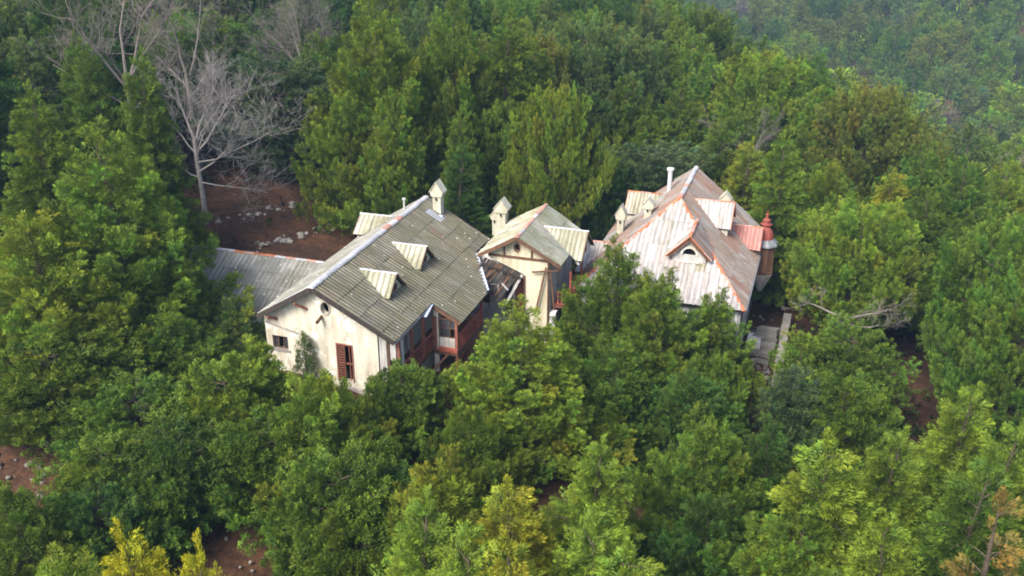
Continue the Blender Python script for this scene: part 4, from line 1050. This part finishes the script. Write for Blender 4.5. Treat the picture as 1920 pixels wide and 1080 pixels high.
TREES = [
(-10.69,23.00,12.69,3.30,'p','y','bright yellow young conifer at bottom edge, larger of the two yellow tips'),
(-9.11,22.50,12.76,2.55,'p','y','bright yellow young conifer at bottom edge, smaller of the two yellow tips'),
(-18.22,30.00,5.13,2.34,'r','m','mid green bushy conifer in the bottom corner below the bare rocky patch'),
(-14.05,25.00,7.72,2.78,'r','l','light green rounded crown cut by bottom edge beside the yellow tips'),
(-3.25,27.00,11.12,3.67,'p','l','light green broad conifer at bottom centre, left of the golden-tipped one'),
(0.00,29.00,10.99,3.63,'p','g','golden-tipped pointed conifer standing at bottom centre'),
(-1.25,25.50,12.21,4.03,'p','l','pale green pointed conifer in front of the golden-tipped one, bottom centre'),
(0.56,24.00,13.05,4.31,'p','g','yellow-tipped conifer top cut by bottom edge at the centre'),
(3.00,32.00,9.80,3.23,'p','l','tall pointed yellow-green conifer just behind the bottom centre cluster'),
(2.89,26.50,12.40,4.09,'p','l','bright green conifer at bottom, right of the golden-tipped one'),
(-2.98,31.00,9.05,3.26,'r','g','golden-green rounded conifer behind the bottom centre cluster'),
(4.05,25.00,12.63,4.17,'p','l','light green conifer cut by bottom edge beside the dark gap'),
(8.24,36.00,7.83,2.94,'r','m','mid green conifer with drooping skirts beside the dark gap, below the red roof'),
(7.92,32.00,7.55,2.72,'r','d','dark green conifer in the shade at bottom, below the dark gap'),
(11.44,37.00,7.64,1.53,'c','d','small dark pointed conifer between two larger bright ones, lower right'),
(11.74,30.00,13.38,4.41,'p','l','large bright green feathery conifer dominating the lower right'),
(14.68,33.00,11.35,3.75,'p','l','bright green pointed conifer immediately behind the large feathery one'),
(12.84,26.50,13.31,4.39,'p','l','bright green conifer cut by bottom edge, lower right'),
(10.32,29.00,10.64,3.83,'r','m','mid green conifer at the foot of the large feathery one, lower right'),
(19.30,37.00,11.69,3.86,'p','l','bright green double-tipped conifer near the right edge'),
(19.76,34.00,12.13,4.00,'p','l','light green conifer touching the right edge below the double-tipped one'),
(16.66,30.00,13.35,4.41,'p','m','green conifer between the double-tipped one and the orange tree'),
(16.25,27.00,14.76,3.69,'o','o','sparse orange-brown dying conifer in the bottom corner, trunk showing'),
(0.63,42.50,8.76,4.42,'r','l','large light green conifer standing before the half-timbered gable'),
(5.76,51.00,8.72,3.14,'r','m','dark green conifer with two tops hiding the front of the red-roofed house'),
(7.74,48.50,8.43,3.13,'r','m','broad drooping green conifer before the red-roofed house'),
(11.08,49.50,7.29,2.62,'r','m','green conifer hiding the right corner of the red-roofed house'),
(5.33,44.00,6.50,2.93,'r','m','green conifer with layered boughs beside the large one before the half-timbered gable'),
(8.69,43.00,6.06,2.90,'r','d','deep green conifer below the red-roofed house, over the dark gap'),
(10.91,46.50,5.02,1.81,'r','m','green conifer beside the narrow concrete wall'),
(-5.46,42.00,4.52,2.02,'b','m','rounded green tree against the corner of the cream gable and veranda'),
(-12.26,40.00,5.00,2.67,'r','l','bright green conifer in front of the cream gable end'),
(-10.64,45.00,2.71,0.41,'c','s','slim dark sapling against the cream gable wall, between window and door'),
(-14.75,47.00,3.63,1.54,'r','s','dull green tree at the end of the low grey wing roof'),
(-16.85,44.00,3.75,2.37,'r','m','mid green tree below the low grey wing roof'),
(-7.87,38.50,5.48,2.09,'r','l','light green bushy conifer below the door of the cream gable'),
(-8.91,36.00,6.64,2.39,'r','l','light green bush-like conifer left of the cream gable door, in front'),
(-6.50,37.00,4.84,2.17,'b','m','green tree beside the concrete ledge under the veranda'),
(-5.57,34.00,5.75,2.57,'b','d','dark green tree below the concrete ledge'),
(-1.78,38.00,5.78,2.09,'r','m','green conifer leaning over the concrete ledge, right of it'),
(-12.74,38.50,4.98,2.91,'b','m','mid green tree in the dense mass left of the cream gable'),
(-16.65,38.00,4.28,3.15,'b','m','mid green round tree in the dense mass, middle of left side'),
(-20.82,40.00,4.74,3.80,'b','m','mid green broad tree at the left edge, below the tallest left conifer'),
(-13.89,35.00,4.53,2.59,'b','d','dark green low tree in the dense mass, lower left'),
(-11.05,36.00,4.51,2.65,'b','m','green low tree in the dense mass above the bare soil patch'),
(-16.64,34.50,3.92,2.45,'b','m','green low tree right of the bare rocky patch'),
(-6.75,33.00,7.00,3.14,'b','m','green low tree right of the bare soil patch, lower left'),
(-14.42,33.00,3.75,1.91,'b','m','green low tree left of the bare soil patch'),
(-15.96,31.50,4.10,2.06,'b','d','dark green low tree above the yellow tips, lower left'),
(-5.86,31.00,6.38,2.86,'b','m','green low tree at the right margin of the bare soil patch'),
(-20.21,48.00,12.56,5.02,'r','l','huge bright green conifer towering at the left side'),
(-24.98,51.00,12.01,3.86,'p','l','tall bright green pointed conifer at left edge behind the huge one'),
(-20.88,53.00,9.54,2.39,'r','m','green conifer beside the dead grey tree, edge of the clearing'),
(-22.64,44.00,8.58,4.02,'r','l','large light green conifer at the left edge, low in front of the huge one'),
(-19.52,46.00,7.04,2.54,'r','l','light green conifer at the end of the grey wing roof, left of it'),
(-28.02,63.00,11.42,2.86,'p','m','pointed green conifer between bare trees, upper left'),
(-25.31,60.00,12.36,3.09,'p','m','pointed green conifer in front of the tallest bare tree, upper left'),
(-21.72,57.00,14.40,3.60,'p','m','pointed green conifer left of the dead grey tree'),
(-32.33,66.00,9.85,3.25,'p','s','greyish green conifer in the upper left corner'),
(-38.46,78.00,8.08,3.27,'p','d','dark conifer in the upper left corner at the very top'),
(-25.68,92.00,7.10,4.36,'r','m','green conifer on the hillside at the top, between bare trees'),
(-21.74,88.00,8.93,3.70,'r','d','dark green conifer at the top beside the pale twiggy tree'),
(-30.78,96.00,5.76,4.04,'r','d','dark conifer at the top, behind the bare trees'),
(-17.03,74.00,8.96,4.88,'b','h','dark rounded broadleaf tree behind the dead grey tree'),
(-21.78,78.00,6.40,4.22,'b','h','dull green rounded broadleaf tree behind the dead grey tree, higher up'),
(-20.57,77.00,3.96,3.29,'b','h','shaded broadleaf tree at the back of the clearing'),
(-9.41,67.00,16.58,4.70,'r','l','tall bright green conifer behind the long grey roof, largest of the back row'),
(-4.20,70.00,16.32,4.38,'r','m','tall green conifer behind the chimney of the long grey roof'),
(-14.50,76.00,10.68,3.84,'r','m','green conifer at the back of the clearing, next to the tallest back-row one'),
(-7.80,64.00,10.90,2.77,'r','l','bright green conifer at the foot of the tallest back-row conifer'),
(-3.48,65.00,9.90,2.48,'p','m','pointed conifer directly behind the chimney, second row'),
(-0.82,68.00,8.75,2.10,'p','m','slim pointed conifer behind the half-timbered gable chimney'),
(-0.76,72.00,15.67,5.17,'p','m','pointed green conifer at the top centre'),
(2.94,66.00,12.81,3.07,'d','l','rounded light green conifer behind the half-timbered house'),
(1.61,76.00,13.16,4.34,'p','m','pointed green conifer top centre, behind the rounded light one'),
(5.44,68.00,10.43,2.50,'r','d','dark green conifer between the half-timbered house and the red roof'),
(6.36,86.00,12.25,4.41,'d','s','dull green spreading conifer on the spur, top centre'),
(11.64,98.00,11.16,3.68,'p','s','dull green pointed conifer on the spur skyline, right of top centre'),
(15.01,96.00,12.03,3.97,'p','m','green pointed conifer on the spur skyline above the tall flue'),
(9.73,82.00,11.14,4.01,'r','m','green conifer on the spur above the tall flue'),
(14.53,84.00,10.64,4.09,'r','m','green conifer on the spur above the red roof peak'),
(10.13,73.00,8.41,4.99,'b','h','grey-green rounded broadleaf tree behind the tall flue'),
(6.65,70.00,7.72,3.46,'b','d','dark bushy tree behind the link roof'),
(16.56,68.00,11.04,3.64,'p','g','golden-green pointed conifer behind the red roof'),
(18.89,66.00,12.21,4.03,'p','l','light green layered conifer behind the red roof, right of the golden one'),
(16.52,77.00,9.40,3.39,'r','m','mid green conifer behind the red roof peak'),
(19.35,94.00,11.21,4.77,'r','m','green conifer on the spur skyline above the red roof'),
(23.12,90.00,12.55,4.82,'d','l','broad light green conifer on the spur skyline, above the layered one'),
(27.02,86.00,11.55,4.43,'r','m','green conifer on the spur skyline, right of the broad light one'),
(30.27,82.00,12.87,4.63,'d','b','brownish green large conifer on the spur skyline, upper right'),
(32.04,74.00,11.27,4.06,'r','m','green conifer below the skyline, upper right'),
(34.08,84.00,11.24,4.05,'r','b','olive conifer on the spur skyline right of the brownish one'),
(34.52,72.00,11.76,4.23,'r','m','green conifer on the spur skyline near right edge'),
(38.46,74.00,11.64,4.19,'r','l','light green conifer on the spur skyline at the right edge'),
(27.90,70.00,10.26,3.38,'p','y2','small yellow-green pointed conifer at the edge of a dark hollow'),
(25.48,76.00,7.83,3.40,'r','m','green conifer behind the small yellow-green one'),
(22.28,58.50,10.86,3.47,'d','l','large rounded light green crown with grey dead boughs, right of the turret'),
(29.47,66.00,10.62,4.10,'r','m','green conifer behind the large rounded crown'),
(28.67,54.00,12.88,3.61,'d','m','large green conifer at right edge above the dark hollow'),
(27.82,48.00,12.35,3.46,'d','m','green conifer touching the right edge beside the dark hollow'),
(19.24,50.00,6.63,2.97,'b','m','green tree under the large rounded crown'),
(16.53,50.00,5.42,1.08,'c','l','young bright conifer beside the narrow concrete wall'),
(15.25,46.00,5.25,2.10,'s','h','grey-green silvery shrub at the foot of the narrow concrete wall'),
(17.31,45.00,6.04,2.71,'b','m','green bush right of the silvery shrub'),
]
KN_NAME = {'p': 'conifer', 'r': 'conifer', 'c': 'young_conifer', 'b': 'broad_tree', 'd': 'conifer', 's': 'shrub', 'o': 'dying_conifer'}
for i, (x, y, h, r, k, t, lab) in enumerate(TREES):
    plant(k, x, y, h, r, t, lab, None, i, KN_NAME[k], 'shrub' if k == 's' else 'tree')

# ------------------------------------------------------------------ the forest around: filled in where no measured tree stands
def in_houses(X, Y, m=1.5):
    return (-5 - m < X < 5 + m and -1.5 - m < Y < 14.5 + m) or (-14 - m < X < -4 and 2 - m < Y < 9.5 + m) or (3 - m < X < 9 + m and 9 - m < Y < 17 + m) or (8 - m < X < 21.5 + m and 12 - m < Y < 27 + m)
rf = random.Random(99)
spots = [(t[0], t[1], t[3]) for t in TREES]
def free(x, y, r, k=.62): return all((x - a) ** 2 + (y - b) ** 2 > (k * (r + c)) ** 2 for a, b, c in spots)
CP, SP = math.cos(R(23.8)), math.sin(R(23.8))
def project(x, y, z):
    dz = z - 25; d = y * CP - dz * SP; u_ = y * SP + dz * CP
    return 960 + 1850 * x / d, 540 - 1850 * u_ / d, d
mid = []
for _ in range(9000):
    x, y = rf.uniform(-75, 80), rf.uniform(48, 150)
    X, Y = loc(x, y)
    if Y + 1.1 * X > 92: continue
    if in_houses(X, Y, 2.5) or Y < 2 and X < 24 or (17 < X < 24 and Y < 28): continue
    if -22 < X < -5 and 2 < Y < 27: continue                     # the clearing
    if X < -14 and Y < 12 and X > -20: continue
    h = rf.uniform(8.0, 12.5); r = h * rf.uniform(.30, .38)
    px, py, d = project(x, y, T(x, y) + h)
    if px < -200 or px > 2120 or project(x, y, T(x, y))[1] < -10: continue
    if 23 < X < 32 and 8 < Y < 28 or 23 < X < 37 and 8 < Y < 25: continue
    if 24 < X and Y < 30: h *= .8
    if Y < 27 and X < 20 and py < 330 and px > 1100 and Y > 10 and X > 5: continue
    if not free(x, y, r): continue
    spots.append((x, y, r)); mid.append((x, y, h, r))
for i, (x, y, h, r) in enumerate(mid):
    X, Y = loc(x, y)
    t = rf.choice(['m', 'm', 'm', 'l', 'd', 's', 'b']) if X > -15 else rf.choice(['m', 'd', 'd', 's'])
    k = rf.choice('rrdp'); cn = {'m': 'mid green', 'l': 'light green', 'd': 'dark green', 's': 'greyish green', 'b': 'brownish green'}[t]; sh = {'r': 'conical', 'd': 'round-topped', 'p': 'pointed layered'}[k]
    px = project(x, y, T(x, y) + h)[0]; sz = 'tall' if h > 10.3 else 'shorter'
    if X < -15: lab, g = 'in the uphill forest, ' + ('above the huge left conifer' if px < 160 else 'behind the bare trees' if px < 420 else 'above the clearing'), 'uphill forest conifers'
    elif X < 22: lab, g = 'in the forest ' + ('behind the long grey roof' if px < 900 else 'behind the half-timbered house' if px < 1150 else 'above the red-roofed house'), 'forest conifers behind the houses'
    else: lab, g = 'in the forest ' + ('downhill beyond the turret' if px < 1750 else 'by the right edge'), 'downhill forest conifers'
    plant(k, x, y, h, r, t, f'{sz} {cn} {sh} conifer {lab}', g, 500 + i)

# far slope: small simple trees, one mesh each
FV = []
for k in range(5):
    kind = 'rprdp'[k]; rng = np.random.default_rng(300 + k)
    tm, cm = make_tree(kind, 10, 3.6 if kind != 'p' else 3.0, 300 + k, 44, 22, .6, 2.3)
    FV.append((10, 3.6 if kind != 'p' else 3.0, tm, cm))
far = []
for _ in range(60000):
    if len(far) >= 300: break
    x, y = rf.uniform(0, 260), rf.uniform(75, 420)
    X, Y = loc(x, y)
    if Y + 1.1 * X < 92: continue
    h = rf.uniform(8.5, 13.5); r = h * rf.uniform(.32, .44)
    px, py, d = project(x, y, T(x, y) + h)
    pb = project(x, y, T(x, y))[1]
    if px < 1080 or px > 2040 or pb < -30 or py > 420: continue
    if px < 1700 and py > 60 + (px - 1150) * .36: continue          # hidden by the spur's crest
    if not free(x, y, r, .58): continue
    spots.append((x, y, r)); far.append((x, y, h, r))
for i, (x, y, h, r) in enumerate(far):
    H, R0, tm, cm = FV[i % 5]
    e = empty('far_conifer', (x, y, T(x, y) - .1), rf.uniform(0, 6.28)); e.scale = (r / R0, r / R0, h / H)
    link(bpy.data.objects.new('trunk', tm), e); c = link(bpy.data.objects.new('crown', cm), e)
    tk = rf.choice(['m', 'm', 'd', 's', 's', 'h', 'b', 'l']) if rf.random() > .05 else 'x'; col = TINT.get(tk, (.17, .14, .12)); px, py, d = project(x, y, T(x, y) + h)
    cn = {'m': 'mid green', 'l': 'light green', 'd': 'dark green', 's': 'greyish green', 'b': 'brownish', 'h': 'blue-grey green', 'x': 'bare greyish'}[tk]
    tag(e, f"small hazy {cn} {'rounded' if i % 5 == 3 else 'pointed' if i % 5 in (1, 4) else 'conical'} tree {'high' if py < 60 else 'midway' if py < 130 else 'low'} on the far slope, {'centre part' if px < 1450 else 'right part' if px < 1720 else 'by the right edge'}", 'tree', 'trees on the far slope')
    j = rf.uniform(.8, 1.2); c.color = (col[0] * j, col[1] * j, col[2] * j, 1)
# beyond those, the wood closes into one mass
tm, cm = make_tree('r', 10, 3.8, 320, 16, 4, .5, 4.8); n0 = len(cm.vertices); cv = np.empty(n0 * 3, np.float32); cm.vertices.foreach_get('co', cv); cv = cv.reshape(-1, 3)
ct = np.empty(n0 * 4, np.float32); cm.attributes['tone'].data.foreach_get('color', ct); ct = ct.reshape(-1, 4)
AV, AT = [], []
for _ in range(30000):
    if len(AV) >= 640: break
    x, y = rf.uniform(-10, 330), rf.uniform(75, 480); X, Y = loc(x, y)
    if Y + 1.1 * X < 88: continue
    h = rf.uniform(7.5, 12); r = h * rf.uniform(.34, .44); px, py, d = project(x, y, T(x, y) + h)
    if px < 1000 or px > 2150 or py < -160 or py > 420 or not free(x, y, r, .5): continue
    spots.append((x, y, r)); a = rf.uniform(0, 6.28); ca, sa = math.cos(a), math.sin(a)
    q = cv * np.array([r / 3.8, r / 3.8, h / 10]); q = np.stack([q[:, 0] * ca - q[:, 1] * sa + x, q[:, 0] * sa + q[:, 1] * ca + y, q[:, 2] + T(x, y)], 1)
    AV.append(q); col = TINT[rf.choice(['m', 'd', 's', 's', 'h', 'b', 'l'])]; j = rf.uniform(.8, 1.2); AT.append(ct * np.array([col[0] * j, col[1] * j, col[2] * j, 1]))
fm = bpy.data.meshes.new('far_wood'); q = np.concatenate(AV); n = len(q)
fm.vertices.add(n); fm.loops.add(n); fm.polygons.add(n // 3); fm.vertices.foreach_set('co', q.astype(np.float32).ravel()); fm.loops.foreach_set('vertex_index', np.arange(n, dtype=np.int32))
fm.polygons.foreach_set('loop_start', np.arange(0, n, 3, dtype=np.int32)); at_ = fm.attributes.new('tone', 'FLOAT_COLOR', 'POINT'); at_.data.foreach_set('color', np.concatenate(AT).astype(np.float32).ravel())
fm.update(); fm.validate(); fm.materials.append(M['leaf'])
fo = link(bpy.data.objects.new('far_wood', fm)); tag(fo, 'dense hazy wood closing the far slope', None, None, 'stuff')
print('mid', len(mid), 'far', len(far), 'mass', len(AV), n // 3)

# ================================================================== BARE TREES
def bare_tree(name, label, base, H, spread, seed, limbs, twigs=7, fine=1.0, leanv=(0, 0), bark=None, twig=None):
    r = random.Random(seed); e = empty(name, base); tag(e, label, 'bare tree')
    tk, tw = MB(), MB()
    def grow(p, d, L, rad, lvl):
        pts, rads = [p], [rad]; n = 4 if lvl < 2 else 3; q = Vector(p); dd = Vector(d)
        for k in range(n):
            dd = (dd + Vector((r.gauss(0, .16), r.gauss(0, .16), r.gauss(.04, .12)))).normalized(); q = q + dd * (L / n); pts.append(q.copy()); rads.append(max(.006, rad * (1 - .75 * (k + 1) / n)))
        (tk if lvl < 2 else tw).tube(pts, rads, 6 if lvl < 2 else 3)
        if lvl >= 4: return
        for k in range([0, twigs, 7, 5][lvl] if lvl else 0):
            t = r.uniform(.3, 1); i = min(n - 1, int(t * n)); b = pts[i].lerp(pts[i + 1], t * n - i)
            nd_ = (dd * .75 + Vector((r.gauss(0, .6), r.gauss(0, .6), r.gauss(.15, .4)))).normalized()
            grow(b, nd_, L * r.uniform(.35, .6), max(.007, rads[i] * .42), lvl + 1)
    top = Vector((leanv[0], leanv[1], H)); tp = [Vector((0, 0, -.3))] + [top * t + Vector((r.gauss(0, .07), r.gauss(0, .07), 0)) for t in (.2, .4, .55)]
    r0 = .0115 * H + .045; tk.tube(tp, [r0 * 1.35, r0, r0 * .85, r0 * .7], 9)
    for (t, az, el, L) in limbs:
        b = top * t; d = Vector((math.cos(el) * math.cos(az), math.cos(el) * math.sin(az), math.sin(el)))
        grow(b, d, L, r0 * (.5 if t > .45 else .36), 1)
    tk.build('trunk', bark or M['deadbark'], e, fix=False); o = tw.build('twigs', twig or M['deadtwig'], e, fix=False); o['kind'] = 'stuff'
    return e
x, y = -20.75, 63.0
bare_tree('dead_tree', 'bleached dead tree with many bare twigs standing in the clearing behind the grey roof', (x, y, T(x, y)), 10.6, 5, 3,
          [(.52, 1.7, 1.3, 4.4), (.50, .4, 1.1, 4.2), (.54, 2.8, 1.15, 3.6), (.46, 0, .75, 4.6), (.40, -.15, .38, 6.2), (.34, .15, .25, 5.6), (.30, 3.0, .3, 2.4), (.27, .0, -.1, 4.4), (.45, 3.3, .7, 3.2), (.44, -.6, .9, 3.6)], 11, bark=M['palebark'], twig=M['paletwig'])
x, y = -25.2, 64.5
bare_tree('dead_tree', 'tallest bare tree with reddish limbs reaching past the top edge, upper left', (x, y, T(x, y)), 15.5, 5, 4,
          [(.52, .9, 1.25, 6.2), (.55, 2.2, 1.2, 6.0), (.50, 0, .95, 5.2), (.5, 3.3, .85, 5.8), (.42, 2.9, .6, 5.4), (.40, .2, .7, 4.0), (.5, -1.2, 1.1, 5)], 9)
x, y = -23.0, 70.0
bare_tree('dead_tree', 'slender forked bare tree right of the tallest bare one, upper left', (x, y, T(x, y)), 14.0, 4, 5,
          [(.5, .6, 1.3, 6.4), (.53, 2.6, 1.3, 5.4), (.42, .0, .7, 4.6), (.38, -.3, .5, 4.2), (.48, 3.2, .9, 3.2)], 8)
x, y = -16.2, 78.0
bare_tree('pale_twiggy_tree', 'pale grey twiggy tree at the top, left of the tallest back-row conifer', (x, y, T(x, y)), 13.5, 5, 6,
          [(.5, .4, 1.1, 5.0), (.5, 2.4, 1.0, 5.2), (.46, 3.0, .7, 5.2), (.4, 3.4, .5, 4.6), (.5, 1.4, 1.2, 5.5), (.45, 4.2, .8, 4.6), (.52, 5.2, .9, 4.4)], 11)
x, y = 23.6, 58.0
x, y = 19.6, 53.6
bare_tree('dead_boughs', 'grey dead boughs tangled in front of the large rounded crown', (x, y, T(x, y)), 10.0, 3, 9,
          [(.52, 0.1, .15, 3.4), (.54, 2.9, .25, 2.0), (.5, -.4, .1, 2.8)], 4)
x, y = 19.0, 78.0
bare_tree('dead_tree', 'small grey dead treetop in the forest above the red-roofed house', (x, y, T(x, y)), 9.5, 3, 12, [(.55, .3, .9, 4.0), (.55, 2.5, .9, 4.0), (.5, 4.5, .8, 3.4)], 9)

# ================================================================== UNDERGROWTH
rng = np.random.default_rng(5); B, A, L_, R_, T_ = [], [], [], [], []
for _ in range(5200):
    x, y = rng.uniform(-48, 52), rng.uniform(18, 100); X, Y = loc(x, y)
    if in_houses(X, Y, .4): continue
    if 24 < X < 31 and 8 < Y < 22 and rng.random() > .8: continue
    if -20 < X < -6 and 9 < Y < 24 and rng.random() > .06: continue
    if -13 < X < -7.5 and -13.5 < Y < -8.5: continue
    if -1.0 < X < 3.6 and -15.0 < Y < -10.2: continue
    s = rng.uniform(.3, .8); n = rng.integers(1, 4)
    for k in range(n):
        B.append((x + rng.normal(0, .3), y + rng.normal(0, .3), T(x, y) - .05)); A.append((rng.normal(0, .5), rng.normal(0, .5), 1)); L_.append(s * rng.uniform(.7, 1.5)); R_.append(s * rng.uniform(.4, .7))
        q = rng.uniform(.6, 1.1); T_.append((.050 * q * rng.uniform(.8, 1.3), .075 * q, .022 * q) if rng.random() > .25 else (.075 * q, .058 * q, .035 * q))
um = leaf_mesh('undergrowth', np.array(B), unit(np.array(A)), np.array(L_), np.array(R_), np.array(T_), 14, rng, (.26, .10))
u_o = link(bpy.data.objects.new('undergrowth', um)); tag(u_o, 'low dark scrub covering the forest floor between the trees', None, None, 'stuff')

# ================================================================== HAZE
hz = MB(); hz.box(-1300, 1300, -400, 1600, -140, 46)
M['haze'] = bpy.data.materials.new('haze'); M['haze'].use_nodes = True; hn = M['haze'].node_tree
hn.nodes.remove(hn.nodes['Principled BSDF'])
pv = nd(hn, 'ShaderNodeVolumePrincipled'); pv.inputs['Density'].default_value = .0004; pv.inputs['Color'].default_value = (.42, .68, 1.0, 1); pv.inputs['Anisotropy'].default_value = 0.2
hn.links.new(pv.outputs[0], hn.nodes['Material Output'].inputs['Volume'])
ho = hz.build('haze', M['haze']); tag(ho, 'thin bluish haze over the valley', None, None, 'stuff')
